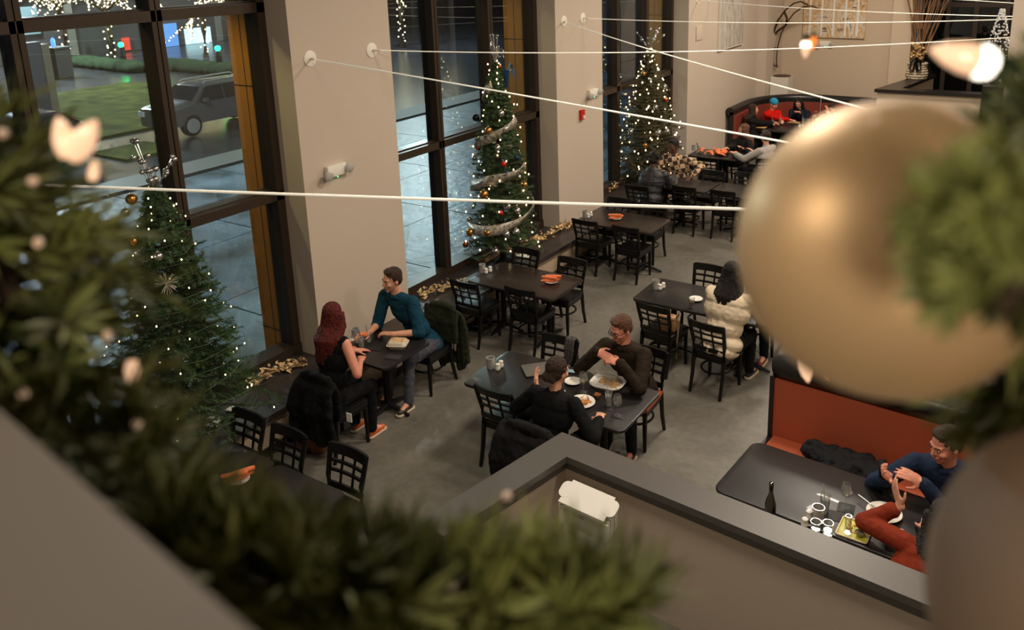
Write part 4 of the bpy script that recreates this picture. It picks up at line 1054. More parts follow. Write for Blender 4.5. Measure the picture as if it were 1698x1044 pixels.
t = empty('handbag', (-6.12, 5.02, 0), .2, 'brown leather bag on the floor under the red haired woman', 'bag')
M_lea = mat('brown_leather', (112, 58, 32), .5, bump=.2, bscale=50)
bg = MB().slab(rrect(.36, .16, .05), .01, .24, .03); baked(bg, 'bag_body', M_lea, .01, 3, t, disp=.006, dsize=.08)
MB().tube([(-.17, 0, .22), (-.19, 0, .5), (-.18, .02, .62), (-.15, 0, .5), (-.14, 0, .22)], .006, 6).build('strap', mat('gold_chain', (180, 150, 100), .35, metal=.8), t)
t = empty('handbag', (-3.72, 8.38, .49), 0, 'tan leather bag on the chair left of the cream sweater woman', 'bag')
bg = MB().slab(rrect(.24, .12, .04), .0, .2, .03); baked(bg, 'bag_body', mat('tan_leather', (150, 112, 74), .45, bump=.15), .009, 3, t, disp=.005, dsize=.07)
MB().tube([(.1, 0, .17), (.2, -.1, .3), (.23, -.2, .25), (.23, -.25, .0), (.22, -.24, -.2)], .009, 6).build('strap', mat('strap_taupe', (120, 96, 72), .6), t)
jk = MB(); rnd = random.Random(17)
for k in range(16):
    jk.cap((-1.62+rnd.uniform(0, .55), 6.5+rnd.uniform(-.12, .25), .52+rnd.random()*.07), .06, (-1.5+rnd.uniform(0, .5), 6.5+rnd.uniform(-.1, .25), .54+rnd.random()*.06), .05)
o = baked(jk, 'jacket', mat('black_jacket', (20, 20, 21), .8, bump=.2, bscale=60, spec=.2), .014, 3, disp=.015, dsize=.08); tag(o, 'crumpled black jacket lying on the orange booth seat', 'jacket')
# ================================================================ PEOPLE
def ik(S, W, a, b, hint):
    d = W-S; L = min(d.length, (a+b)*.995); u = d.normalized(); 
    x = (a*a-b*b+L*L)/(2*L); h = math.sqrt(max(a*a-x*x, 0))
    n = hint-u*hint.dot(u); n = n.normalized() if n.length > 1e-4 else V((0, 0, -1))
    return S+u*x+n*h, S+u*L
def hand(mb, w, d, nrm, side, curl=.5, s=1.0, spread=.15):
    """w wrist, d pointing direction, nrm palm normal (towards palm), side: lateral sign for the thumb"""
    d = d.normalized(); nrm = (nrm-d*nrm.dot(d)).normalized(); lat = d.cross(nrm)*side
    mb.cap(w, .026*s, w+d*.02*s, .028*s, 10, flat=(1, 1))
    mb.ell(w+d*.05*s, (.055*s, .04*s, .0165*s), (d, lat, nrm), 14, 10)
    for k in range(4):
        o = (k-1.5); base = w+d*(.088-.004*abs(o))*s+lat*(-o*.0195)*s
        f = (1.0, 1.1, 1.02, .82)[k]; ang = curl*(.55+.12*k); dd = (d-lat*(o*spread*.35)).normalized(); p = base
        for seg, (l, r0, r1) in enumerate(((.042, .0095, .009), (.027, .0088, .008), (.021, .008, .007))):
            a = ang*(seg+.6); v = (dd*math.cos(a)+nrm*math.sin(a)).normalized(); q = p+v*l*f*s
            mb.cap(p, r0*s, q, r1*s, 8); p = q
    tb = w+d*.025*s+lat*.028*s+nrm*.006*s; td = (d*.65+lat*.75+nrm*.25).normalized()
    q = tb+td*.042*s; mb.cap(tb, .0135*s, q, .0105*s, 8)
    td2 = (d*.9+lat*.3+nrm*.35).normalized(); mb.cap(q, .0105*s, q+td2*.032*s, .0085*s, 8)
def frame(yaw, pitch=0, roll=0):
    F = V((-math.sin(yaw)*math.cos(pitch), math.cos(yaw)*math.cos(pitch), math.sin(pitch)))
    R0 = V((math.cos(yaw), math.sin(yaw), 0)); U0 = R0.cross(F)
    R = R0*math.cos(roll)+U0*math.sin(roll); U = R.cross(F)
    return R, F, U
def person(lab, hip, face, head, hyaw=None, hpitch=0, hroll=0, hands=None, hcurl=(.5, .5), palm=None, skin=None, hair='short', hairm=None,
           top=(60, 60, 60), sleeve=2.0, pants=(30, 30, 32), shoes=(20, 20, 20), s=1.0, sw=.185, bulk=1.0, knees=None, feet=None, voxel=.008,
           topmat=None, hint=None, glasses=False, extra=None, legs=True, pointdir=None, stubble=False, topname='shirt', hood=False, smile=False, hiplift=0.0, hips2=0):
    R, F, U = frame(face); hyaw = face if hyaw is None else hyaw
    hR, hF, hU = frame(hyaw, hpitch, hroll)
    s = s*1.075; bulk = bulk*1.1; sw = sw*1.0
    root = empty('person', (hip[0], hip[1], 0), 0, lab, 'person')
    O = V((hip[0], hip[1], 0)); Hd = V(head)-O
    P = V((0, 0, .56+hiplift)); N = Hd-V((0, 0, .165*s))-F*.025-hF*.01
    spine = (N-P); ul = spine.normalized(); Rt = R; Ft = ul.cross(R).normalized()*1.0
    Ft = (F-ul*F.dot(ul)).normalized()
    ax = (Rt, Ft, ul)
    L = spine.length
    sh = [N-ul*.06*s-R*sw*s, N-ul*.06*s+R*sw*s]
    # wrist targets
    hands = hands or [O+F*.35-R*.12+V((0, 0, .8)), O+F*.35+R*.12+V((0, 0, .8))]
    hint = hint or (V((0, 0, -1))-R*.5-F*.3, V((0, 0, -1))+R*.5-F*.3)
    UA, FA = .30*s, .26*s
    el, wr = [], []
    for i in (0, 1):
        e, w = ik(sh[i], V(hands[i])-O, UA, FA, V(hint[i])); el.append(e); wr.append(w)
    skin = skin or M_skin
    body = MB()
    def torso(m, g, lo=0.0):
        b = bulk
        m.ell(P+ul*.02, (.165*b+g, .12*b+g, .12+g), ax, 16, 10)
        m.ell(P+ul*L*.33, (.145*b+g, .108*b+g, .16+g), ax, 16, 10)
        m.ell(P+ul*L*.62, (.165*b*s+g, .115*b+g, .18+g), ax, 16, 10)
        m.ell(P+ul*L*.8-Ft*.01, (.16*b*s+g, .10*b+g, .12+g), ax, 16, 10)
        m.cap(sh[0]+R*.02, .052*s+g, sh[1]-R*.02, .052*s+g, 12)
        m.cap(N-ul*.06-R*.08, .05*s+g, N-ul*.01-R*.02, .045*s+g, 10); m.cap(N-ul*.06+R*.08, .05*s+g, N-ul*.01+R*.02, .045*s+g, 10)
    torso(body, -.012)
    body.cap(N-ul*.04, .054*s, Hd-hU*.06*s-hF*.015*s, .05*s, 12)
    def hp(r, f, u): return Hd+(hR*r+hF*f+hU*u)*s
    hax = (hR, hF, hU)
    def he(m, r, f, u, rr): m.ell(hp(r, f, u), tuple(v*s for v in rr), hax, 16, 12)
    he(body, 0, -.012, .03, (.073, .094, .088)); he(body, 0, .022, -.02, (.062, .068, .085)); he(body, 0, .036, -.07, (.044, .046, .036))
    he(body, 0, .066, -.1, (.02, .017, .016))
    for sg in (-1, 1):
        he(body, sg*.036, .058, -.028, (.024, .026, .024)); he(body, sg*.075, -.008, -.012, (.009, .017, .03))
        body.cap(hp(sg*.012, .083, .024), .010*s, hp(sg*.046, .07, .022), .009*s, 8)
    body.cap(hp(0, .084, .014), .0085*s, hp(0, .105, -.024), .0108*s, 8); he(body, 0, .094, -.03, (.016, .012, .008))
    body.cap(hp(-.018, .084, -.058), .008*s, hp(.018, .084, -.058), .008*s, 8)
    for i in (0, 1):
        body.cap(sh[i], .05*s, el[i], .042*s, 12); body.cap(el[i], .041*s, wr[i], .027*s, 12)
        d = (wr[i]-el[i]).normalized()
        if pointdir and pointdir[i] is not None: d = V(pointdir[i]).normalized()
        pn = V(palm[i]) if palm and palm[i] is not None else V((0, 0, -1))
        sgn = 1 if i == 1 else -1
        # thumb lateral sign: towards the body's midline when the palm is down
        lat = d.cross((pn-d*pn.dot(d)).normalized()); want = -R if i == 1 else R
        side = 1 if lat.dot(want) > 0 else -1
        hand(body, wr[i], d, pn, side, hcurl[i], s)
    # legs
    hj = [P-R*.09-V((0, 0, .02)), P+R*.09-V((0, 0, .02))]
    kn = [hj[i]+F*.41*s+R*(.05 if i else -.05)-V((0, 0, .0)) for i in (0, 1)] if knees is None else [V(k)-O for k in knees]
    an = [V((kn[i].x, kn[i].y, .1))-F*.03 for i in (0, 1)] if feet is None else [V(k)-O for k in feet]
    if legs:
        for i in (0, 1):
            body.cap(hj[i], .075, kn[i], .05, 12); body.cap(kn[i], .048, an[i], .035, 12); body.cap(an[i], .034, an[i]+F*.13-V((0, 0, .055)), .028, 10)
    bo = baked(body, 'body', skin, voxel, 2, root)
    # clothing
    tm = MB(); torso(tm, .006)
    for i in (0, 1):
        if sleeve > 0:
            g = .014
            t1 = min(1, sleeve); e1 = sh[i].lerp(el[i], t1); tm.cap(sh[i], .052*s+g, e1, (.046)*s+g, 12)
            if sleeve > 1:
                w1 = el[i].lerp(wr[i], min(.97, sleeve-1)); tm.cap(el[i], .043*s+g, w1, (.034 if sleeve > 1.9 else .042)*s+g*.8, 12)
    if hood:
        tm.ell(N-Ft*.06-ul*.02, (.12, .07, .09), ax); tm.cap(N-R*.08-Ft*.04, .045, N+R*.08-Ft*.04, .045)
    if not (sleeve == 0): 
        for k in range(9):
            a = k*2*PI/9; tm.ell(N+(Rt*math.cos(a)*.055+Ft*math.sin(a)*.05)*s+ul*.0, (.022, .022, .024), ax, 8, 6)
    for sgx in (-1, 1): tm.ell(P-ul*.06+Rt*sgx*.07, (.1*bulk, .125*bulk, .09), ax)
    topm = topmat or mat('cloth_%d_%d_%d' % top, top, .85, bump=.25, bscale=110, spec=.15)
    seed = int(abs(hip[0]*10+hip[1]*3)) % 17
    to = baked(tm, topname, topm, max(voxel, .008), 4, root, disp=.0045, dsize=.085, dseed=seed)
    if legs:
        pm = MB(); pm.ell(P-V((0, 0, .02)), (.15*bulk, .112*bulk, .10), ax)
        for i in (0, 1):
            pm.cap(hj[i], .09*bulk, kn[i], .064, 12); pm.cap(kn[i], .062, an[i]+V((0, 0, .01)), .052, 12)
        baked(pm, 'trousers', mat('cloth_%d_%d_%d' % pants, pants, .85, bump=.2, bscale=90, spec=.15), .011, 3, root, disp=.006, dsize=.08, dseed=seed+3)
        for i in (0, 1):
            sm_ = MB(); a_ = an[i]; a_ = V((a_.x, a_.y, max(a_.z, .09)))
            sm_.cap(a_-V((0, 0, .03)), .042, a_-V((0, 0, .052)), .036, 12); sm_.cap(a_-V((0, 0, .055)), .034, a_+F*.15-V((0, 0, .058)), .032, 12); sm_.cap(a_-F*.02-V((0, 0, .055)), .034, a_+F*.08-V((0, 0, .05)), .038, 12)
            sh_ = baked(sm_, 'shoe', mat('shoe_%d_%d_%d' % shoes, shoes, .5), .008, 2, root)
            sl = MB().slab([(x, y) for x, y in rrect(.085, .27, .04)], 0, .022, .004, Matrix.Translation((a_.x+F.x*.065, a_.y+F.y*.065, .006)) @ Matrix.Rotation(face, 4, 'Z'))
            sl.build('sole', mat('shoe_sole', (196, 176, 150) if shoes[0] > 100 else (18, 18, 18), .6), sh_)
    # face
    for sg in (-1, 1):
        e = MB().ell(hp(sg*.03, .0795, .003), (.0115*s, .007*s, .006*s), hax, 10, 8).build('eye', M_eyew, root)
        MB().ell(hp(sg*.03, .0862, .0015), (.0055*s, .003*s, .0058*s), hax, 8, 6).build('iris', M_eyed, e)
    hm = hairm or M_hairb
    eb = MB()
    for sg in (-1, 1): eb.cap(hp(sg*.016, .0925, .024), .0035*s, hp(sg*.046, .08, .029), .003*s, 6)
    eb.build('eyebrows', hm, root)
    MB().cap(hp(-.019, .0915, -.058+(.004 if smile else 0)), .0035*s, hp(0, .0965, -.061), .0055*s, 8).cap(hp(.019, .0915, -.058+(.004 if smile else 0)), .0035*s, hp(0, .0965, -.061), .0055*s, 8).build('lips', M_lips, root)
    hb = MB()
    def hh(r, f, u, rr): hb.ell(hp(r, f, u), tuple(v*s for v in rr), hax, 16, 12)
    if hair != 'beanie':
        hh(0, -.02, .045, (.077, .092, .08)); hh(0, -.042, -.0, (.073, .062, .072))
        for sg in (-1, 1): hh(sg*.066, -.01, .025, (.014, .03, .042))
    if hair == 'short': 
        hh(0, .015, .098, (.056, .055, .026)); hh(-.02, .045, .1, (.036, .025, .014))
    if hair in ('long', 'curly'):
        fl_ = extra or .34
        rnd = random.Random(3)
        for k in range(11):
            a = PI*(.0+k/10); rr_ = hR*math.cos(a)*.072-hF*(math.sin(a)*.07-.01)
            p0 = Hd+(rr_+hU*.03)*s; p1 = Hd+(rr_*1.25-hU*.10)*s; p2 = N+(R*math.cos(a)*.11-F*(math.sin(a)*.095+.045))*s-V((0, 0, .03)); p3 = p2-V((0, 0, fl_-.12))-F*.015+V((rnd.uniform(-.015, .015), 0, rnd.uniform(-.03, .03)))
            hb.tube([p0, p1, p2, p3], [.034*s, .036*s, .036*s, .017*s], 8)
            if hair == 'curly':
                for j in range(9):
                    q = p1.lerp(p3, j/8)+V((rnd.uniform(-.03, .03), rnd.uniform(-.03, .03), rnd.uniform(-.02, .02))); hb.ell(q, rnd.uniform(.018, .03), su=8, sv=6)
    if hair == 'bun':
        for k in range(10):
            rnd = random.Random(k); hh(rnd.uniform(-.035, .035), -.1+rnd.uniform(-.02, .015), -.025+rnd.uniform(-.025, .02), (.03, .026, .022))
    if hair == 'afro':
        rnd = random.Random(2)
        for k in range(40):
            a, b_2 = rnd.uniform(0, 2*PI), rnd.uniform(-.1, 1.3); hh(.075*math.cos(a)*math.cos(b_2), -.02+.088*math.sin(a)*math.cos(b_2), .05+.08*math.sin(b_2), (.024, .024, .024))
    if hair != 'beanie' and hb.v:
        baked(hb, 'hair', hm, .007, 2, root, disp=.007 if hair != 'short' else .004, dsize=.022)
    if hair == 'beanie':
        kb = MB(); kb.ell(hp(0, -.012, .05), (.088*s, .104*s, .09*s), hax, 18, 12)
        baked(kb, 'beanie', mat('blue_beanie', (38, 150, 190), .9, bump=.4, bscale=120), .009, 1, root)
        lb = MB(); rnd = random.Random(2)
    if glasses:
        g = MB()
        for sg in (-1, 1):
            g.tube([hp(sg*.031+.024*math.cos(a), .1, .0+.019*math.sin(a)) for a in [k*2*PI/16 for k in range(16)]], .0028*s, 6, closed=True)
            g.tube([hp(sg*.055, .1, .006), hp(sg*.076, .06, .008), hp(sg*.082, -.01, .002)], .0025*s, 6)
        g.tube([hp(-.008, .1, .004), hp(.008, .1, .004)], .0028*s, 6)
        g.build('glasses', M_darkorn, root)
    return root, dict(N=N+O, sh=[v+O for v in sh], wr=[v+O for v in wr], el=[v+O for v in el], F=F, R=R, ul=ul, Ft=Ft, P=P+O, L=L, root=root, O=O, hp=lambda r, f, u: hp(r, f, u)+O)
def XYZ(*a): return V(a)
# couple at the pier: woman with red hair (faces +Y), man in teal (faces -Y)
person('woman with long red hair in a sleeveless black dress, seated at the pier table', (-5.93, 5.19), .0, (-6.0, 5.36, 1.37), hyaw=.15, hpitch=-.1,
       hands=[XYZ(-6.12, 5.72, .79), XYZ(-5.82, 5.5, .84)], hint=(V((-.6, -.4, -1)), V((.9, -.5, -1))), hair='long', hairm=M_hairr, sleeve=0, top=(14, 13, 15), pants=(14, 13, 15), shoes=(196, 88, 38), sw=.165, voxel=.0075, skin=M_skinp, extra=.36, topname='dress',
       knees=[XYZ(-6.0, 5.58, .55), XYZ(-5.78, 5.58, .55)], feet=[XYZ(-5.98, 5.5, .1), XYZ(-5.74, 5.5, .1)], s=1.02)
r_, I = person('man in a teal shirt with rolled sleeves, smiling at the pier table', (-5.95, 6.66), PI+.0, (-6.14, 6.38, 1.36), hyaw=PI-.35, hpitch=-.12,
       hands=[XYZ(-5.98, 6.16, .83), XYZ(-6.22, 6.05, .84)], hint=(V((.9, .3, -.9)), V((-.5, .5, -1))), pointdir=(V((-1, -.25, 0)), V((-.3, -1, .1))), hair='short', hairm=M_hairb, sleeve=1.15, top=(20, 60, 80), pants=(72, 74, 82), shoes=(58, 50, 46), s=1.05, voxel=.007, smile=True,
       knees=[XYZ(-5.8, 6.2, .53), XYZ(-6.05, 6.2, .53)], feet=[XYZ(-5.76, 6.1, .1), XYZ(-6.08, 6.12, .1)])
tag_at(MB().slab(rrect(.09, .07, .02), 0, .03, .01), 'cloth_napkin', M_orange, I['wr'][1]+V((-.0, -.09, .0)), 'orange napkin held in the hand of the man in teal', 'napkin', .5)
# man with glasses, hands clasped (faces -Y)
person('man with black glasses in a dark brown jacket, hands clasped at the laptop table', (-3.38, 6.92), PI, (-3.42, 6.62, 1.30), hyaw=PI-.45, hpitch=-.35,
       hands=[XYZ(-3.33, 6.42, 1.05), XYZ(-3.6, 6.46, 1.09)], hint=(V((1, .0, -1.2)), V((-1, .0, -1.2))), pointdir=(V((-1, -.1, .12)), V((1, -.25, -.12))), palm=(V((0, .5, -1)), V((0, .8, -.8))), hcurl=(.75, .7),
       hair='short', hairm=mat('hair_auburn', (98, 62, 40), .5, var=.4, vscale=60, bump=.8, bscale=120, stretch=(3, 3, .5)), sleeve=2.0, top=(40, 31, 22), pants=(28, 28, 34), s=1.06, glasses=True, skin=M_skinp, voxel=.007, topname='jacket', bulk=1.08)
# woman in black (faces +Y)
person('woman in a black sweater with a low bun, seated at the laptop table', (-3.56, 5.48), 0, (-3.54, 5.64, 1.27), hyaw=-.25, hpitch=-.15,
       hands=[XYZ(-3.93, 5.88, .88), XYZ(-3.22, 5.8, .8)], hint=(V((-1, -.3, -1)), V((1, -.3, -1))), palm=(V((.6, .3, .4)), None), pointdir=(V((-.25, .4, .9)), None), hcurl=(.25, .6),
       hair='bun', hairm=M_hairb, sleeve=2.0, top=(15, 15, 16), pants=(16, 16, 18), s=1.02, sw=.175, voxel=.0075, topname='sweater', bulk=1.03)
MB().ell(V((.045, .14, 1.2))+V((0, 0, 0)), (.004, .004, .02))
# woman in cream sweater (faces +Y)
person('woman in a cream sweater with dark curly hair, seated with her back to the camera', (-3.0, 8.22), -.12, (-2.97, 8.42, 1.33), hyaw=-.2, hpitch=-.2,
       hands=[XYZ(-3.14, 8.82, .82), XYZ(-2.7, 8.8, .82)], hint=(V((-.45, -.3, -1)), V((.6, -.3, -1))), hair='curly', hairm=M_haird, sleeve=1.9, top=(214, 196, 168), pants=(17, 17, 19), s=1.05, sw=.195, bulk=1.32, voxel=.0085, extra=.26, topname='sweater',
       shoes=(30, 28, 28))
# person in grey opposite, mostly behind the gold ball
person('person in a grey shirt partly hidden behind the gold ball', (-2.92, 9.48), PI, (-2.88, 9.35, 1.33), hpitch=-.3, hands=[XYZ(-2.7, 9.05, .82), XYZ(-3.05, 9.02, .82)], hair='short', hairm=M_hairb, sleeve=2, top=(128, 126, 124), pants=(24, 24, 28), shoes=(120, 50, 30), voxel=.011)
# hooded jacket person (faces +Y)
person('person in a black quilted jacket with a hood, back to the camera', (-6.14, 12.98), .12, (-6.12, 13.12, 1.24), hyaw=-.1, hpitch=-.3, hands=[XYZ(-6.3, 13.5, .84), XYZ(-6.0, 13.5, .82)], hair='afro', hairm=M_haird, sleeve=2, top=(38, 37, 40), pants=(20, 20, 22), hood=True, bulk=1.22, sw=.2, voxel=.011, skin=M_skind, topname='quilted_jacket',
       topmat=mat('quilted', (40, 39, 42), .5, bump=.7, bscale=10, stretch=(.3, .3, 4)))
# plaid man
pm_ = bpy.data.materials.new('plaid_flannel'); pm_.use_nodes = True; nt = pm_.node_tree; bs = nt.nodes['Principled BSDF']; bs.inputs['Roughness'].default_value = .9
tc = nt.nodes.new('ShaderNodeTexCoord'); mp = nt.nodes.new('ShaderNodeMapping'); mp.inputs['Rotation'].default_value = (.2, .35, .3); ck = nt.nodes.new('ShaderNodeTexChecker'); ck.inputs['Scale'].default_value = 12
ck.inputs['Color1'].default_value = (*lin((196, 164, 128)), 1); ck.inputs['Color2'].default_value = (*lin((62, 46, 38)), 1)
nt.links.new(tc.outputs['Object'], mp.inputs[0]); nt.links.new(mp.outputs[0], ck.inputs['Vector']); nt.links.new(ck.outputs[0], bs.inputs['Base Color'])
r_, I = person('man in a brown and cream plaid overshirt smiling at the far tables', (-6.08, 14.25), PI, (-6.2, 14.12, 1.29), hyaw=PI-.25, hpitch=-.25, hands=[XYZ(-5.72, 13.88, .83), XYZ(-6.25, 13.85, .82)], hint=(V((1.6, .5, -.2)), V((-1, .2, -1))), hair='short', hairm=mat('hair_black', (14, 12, 12), .7, bump=.5), sleeve=2, top=(150, 120, 90), topmat=pm_, pants=(30, 30, 34), bulk=1.15, sw=.2, s=1.05, skin=M_skind, smile=True, voxel=.01, topname='overshirt')
ts = MB()
ts.ell(I['P']-I['O']+I['ul']*I['L']*.62+I['Ft']*.045, (.07, .095, .22), (I['R'], I['Ft'], I['ul']))
baked(ts, 't_shirt', mat('white_tee', (214, 208, 200), .85), .01, 2, I['root'])
# orange napkin table people
person('woman with light brown hair in a patterned black top by the napkin table', (-5.78, 16.68), 2.4, (-5.77, 16.75, 1.13), hyaw=2.0, hands=[XYZ(-5.6, 16.3, .82), XYZ(-5.95, 16.3, .82)], hair='long', hairm=M_hairl, sleeve=2, top=(30, 28, 28), pants=(20, 20, 22), voxel=.012, extra=.25, sw=.17, topname='top')
r_, I = person('man in a light grey sweater reaching across to the orange napkins', (-4.98, 15.75), 1.25, (-5.06, 15.98, 1.2), hyaw=.9, hands=[XYZ(-5.6, 15.78, .84), XYZ(-5.3, 16.1, .82)], hint=(V((0, -.8, -.6)), V((0, 0, -1))), hair='short', hairm=M_hairb, sleeve=1.8, top=(160, 154, 148), pants=(20, 20, 24), voxel=.011, topname='sweater', s=1.05)
# curved booth people
bo_ = .02
person('long haired person in black at the left side of the curved booth', (-6.28, 18.85), -1.4, (-6.3, 18.92, 1.16), hyaw=-1.2, hands=[XYZ(-5.85, 19.0, .82), XYZ(-5.85, 19.25, .82)], hair='long', hairm=M_hairb, sleeve=2, top=(26, 22, 24), pants=(20, 20, 22), voxel=.012, sw=.17, extra=.42)
person('person in a red jacket and bright blue beanie in the curved booth', (-6.2, 19.95), -2.1, (-6.12, 19.85, 1.15), hyaw=-1.9, hpitch=-.35, hands=[XYZ(-5.8, 19.5, .83), XYZ(-5.6, 19.62, .83)], hair='beanie', sleeve=2, top=(200, 24, 16), pants=(20, 20, 22), voxel=.012, sw=.18, topname='jacket')
r_, I = person('person with long dark hair and a navy hoodie holding a phone in the curved booth', (-5.55, 20.55), PI, (-5.66, 20.35, 1.12), hpitch=-.4, hands=[XYZ(-5.5, 20.02, .93), XYZ(-5.64, 20.02, .93)], pointdir=(V((-.6, -.5, .5)), V((.6, -.5, .5))), hair='long', hairm=M_haird, sleeve=2, top=(28, 34, 48), pants=(20, 20, 24), voxel=.011, sw=.18, extra=.3, topname='hoodie')
tag_at(MB().box(-.035, .035, -.004, .004, -.07, .07), 'phone', M_iron, V((-5.57, 19.98, .99)), 'dark phone held by the navy hoodie person in the curved booth', 'phone')
person('person in a pale sweater resting the head on a raised hand in the curved booth', (-4.85, 20.5), PI-.2, (-4.86, 20.3, 1.06), hpitch=-.5, hands=[XYZ(-4.9, 20.12, .98), XYZ(-5.2, 20.1, .9)], hair='short', hairm=M_hairb, sleeve=2, top=(206, 190, 166), pants=(20, 20, 24), voxel=.012, topname='sweater')
# booth man with phone
r_, I = person('man in a dark blue shirt looking at his phone in the orange booth', (-.38, 6.5), PI, (-.52, 6.22, 1.2), hyaw=PI-.75, hpitch=-.25,
       hands=[XYZ(-.62, 5.98, .98), XYZ(-.83, 5.95, .97)], hint=(V((.8, .1, -1)), V((-.9, .2, -.9))), pointdir=(V((-.75, -.3, .45)), V((-.4, -.5, .5))), palm=(V((-.3, .3, -.4)), V((.6, 0, .5))), hcurl=(.45, .9),
       hair='short', hairm=M_hairb, sleeve=2, top=(30, 42, 64), pants=(24, 24, 28), s=1.1, voxel=.0075, skin=M_skinp, bulk=1.1, topname='shirt')
ph = empty('phone', (-.89, 5.93, 1.03), 0, 'black phone held up by the man in the orange booth', 'phone'); ph.rotation_euler = (.9, .3, .7)
MB().slab(rrect(.075, .15, .01), -.004, .004, .002).build('body', M_iron, ph); MB().slab(rrect(.066, .14, .006), .004, .0046, .0002).build('screen', mat('dark_screen', (20, 22, 26), .1), ph)
# woman rust sweater
person('woman in a rust sweater with dark hair in a clip, seated against the half wall', (-.62, 5.12), .0, (-.42, 5.42, 1.12), hyaw=.3, hpitch=-.3,
       hands=[XYZ(-.70, 5.56, 1.02), XYZ(-.55, 5.7, .8)], hint=(V((-1.2, -.2, -.8)), V((1, 0, -.6))), pointdir=(V((-.45, .3, .8)), V((0, 1, 0))), palm=(V((.6, .5, 0)), None), hcurl=(.35, .6), hair='long', hairm=M_haird, sleeve=1.75, top=(126, 46, 26), pants=(20, 20, 22), voxel=.0075, sw=.175, extra=.24, topname='sweater')
# person holding the bottle behind the wall: hand and forearm come up beside the half wall
person('person hidden behind the half wall with fingertips on the dark bottle', (-1.28, 5.1), .0, (-1.3, 5.02, 1.0), hpitch=-.3, hiplift=-.1, hands=[XYZ(-1.5, 5.26, .78), XYZ(-1.2, 5.35, .78)], hair='short', sleeve=2, top=(30, 30, 32), pants=(20, 20, 22), voxel=.012, s=.9, palm=(V((0, .2, -1)), None)) if False else None
# ================================================================ CHRISTMAS TREES
orn_proto = {}
def ornament(p, r, m, lab, key, group):
    k = (key, round(r, 3))
    if k not in orn_proto:
        t = empty('ornament', p, 0, lab, 'ornament', group)
        MB().ell((0, 0, 0), (r, r, r*1.02), su=18, sv=12).build('ball', m, t)
        MB().lathe([(r*.22, r*.93), (r*.22, r*1.15), (r*.1, r*1.2)], 10).build('cap', M_steel, t)
        orn_proto[k] = t
        return t
    return dup(orn_proto[k], p, 0, lab, group)
def fir(name, base, H, Rb, lab, seed, needle, group, dens=1.0, power=1.0):
    rnd = random.Random(seed)
    t = empty('christmas_tree', base, 0, lab, 'Christmas tree')
    MB().tube([(0, 0, 0), (0, 0, H*.5), (0, 0, H*.97)], [.04, .028, .008], 8).build('trunk', M_bark, t)
    MB().lathe([(.13, 0), (.13, .02), (.05, .03), (.045, .16)], 14).build('stand', M_iron, t)
    vs = []; fs = []; tw = MB()
    def rad(h): return Rb*((1-h)**power)*.93+.03
    nb = int(210*dens); tips = []
    for b in range(nb):
        h = (b/nb)**.9; z = .18+h*(H-.25); a = b*2.39996+rnd.uniform(-.3, .3); R_ = rad(h)*rnd.uniform(.72, 1.08)
        dr = rnd.uniform(-.12, .22); p0 = V((0, 0, z)); dirv = V((math.cos(a), math.sin(a), dr)); p1 = p0+dirv*R_*.6; p2 = p0+dirv*R_+V((0, 0, -.05*R_))
        path = [p0, p1, p2]; tw.tube(path, [.008, .006, .003], 4)
        tips.append((p2, a, z))
        sub = [(p0.lerp(p1, .4), p2)]
        for q in range(5):
            s0 = p0.lerp(p2, rnd.uniform(.3, .95)); aa = a+rnd.choice((-1, 1))*rnd.uniform(.5, 1.1); sub.append((s0, s0+V((math.cos(aa), math.sin(aa), rnd.uniform(-.3, .3)))*R_*rnd.uniform(.25, .45)))
        for (s0, s1) in sub:
            L_s = (s1-s0).length; nn = int(16+L_s*230)
            ud = (s1-s0).normalized()
            for k in range(nn):
                p = s0.lerp(s1, k/nn); v = V((rnd.gauss(0, 1), rnd.gauss(0, 1), rnd.gauss(0, 1))); v = (v-ud*v.dot(ud)).normalized(); dd = (v+ud*.8).normalized()*rnd.uniform(.035, .06)
                w = ud.cross(v)*.0036; o = len(vs); vs += [tuple(p-w), tuple(p+w), tuple(p+dd)]; fs.append((o, o+1, o+2))
    me = bpy.data.meshes.new('foliage'); me.from_pydata(vs, [], fs); me.materials.append(needle); o = bpy.data.objects.new('foliage', me); C.objects.link(o); o.parent = t; o['kind'] = 'stuff'
    tw.build('branches', M_bark, t)
    return t, rad, tips
def lights(base, H, rad, n, lab, seed, bulbr=.0095):
    rnd = random.Random(seed); t = empty('string_lights', base, 0, lab, 'string lights')
    pts = []
    for k in range(n*3):
        h = k/(n*3); z = .16+h*(H-.2); a = k*.37*(1+h); r = rad(h)*(1.0+.1*math.sin(k*1.3)); pts.append(V((r*math.cos(a), r*math.sin(a), z)))
    MB().tube(pts, .0022, 4).build('wire', M_needle, t)
    me = MB().ell((0, 0, 0), (bulbr, bulbr, bulbr*1.4), su=7, sv=5); first = me.build('bulb', M_bulb, t); 
    Q = [p+V((rnd.gauss(0, .03), rnd.gauss(0, .03), rnd.gauss(0, .03))) for p in pts[::2]]
    camd = V((CAM.x-base[0], CAM.y-base[1], 0)).normalized()
    Q.sort(key=lambda p: -p.dot(camd))
    first.location = Q[0]
    for p in Q[1:100]:
        o = first.copy(); C.objects.link(o); o.location = p
    rest = MB()
    for p in Q[100:]: rest.ell(p, bulbr, su=6, sv=4)
    if rest.v: r_ = rest.build('bulb', M_bulb, t); r_['kind'] = 'stuff'
    return t
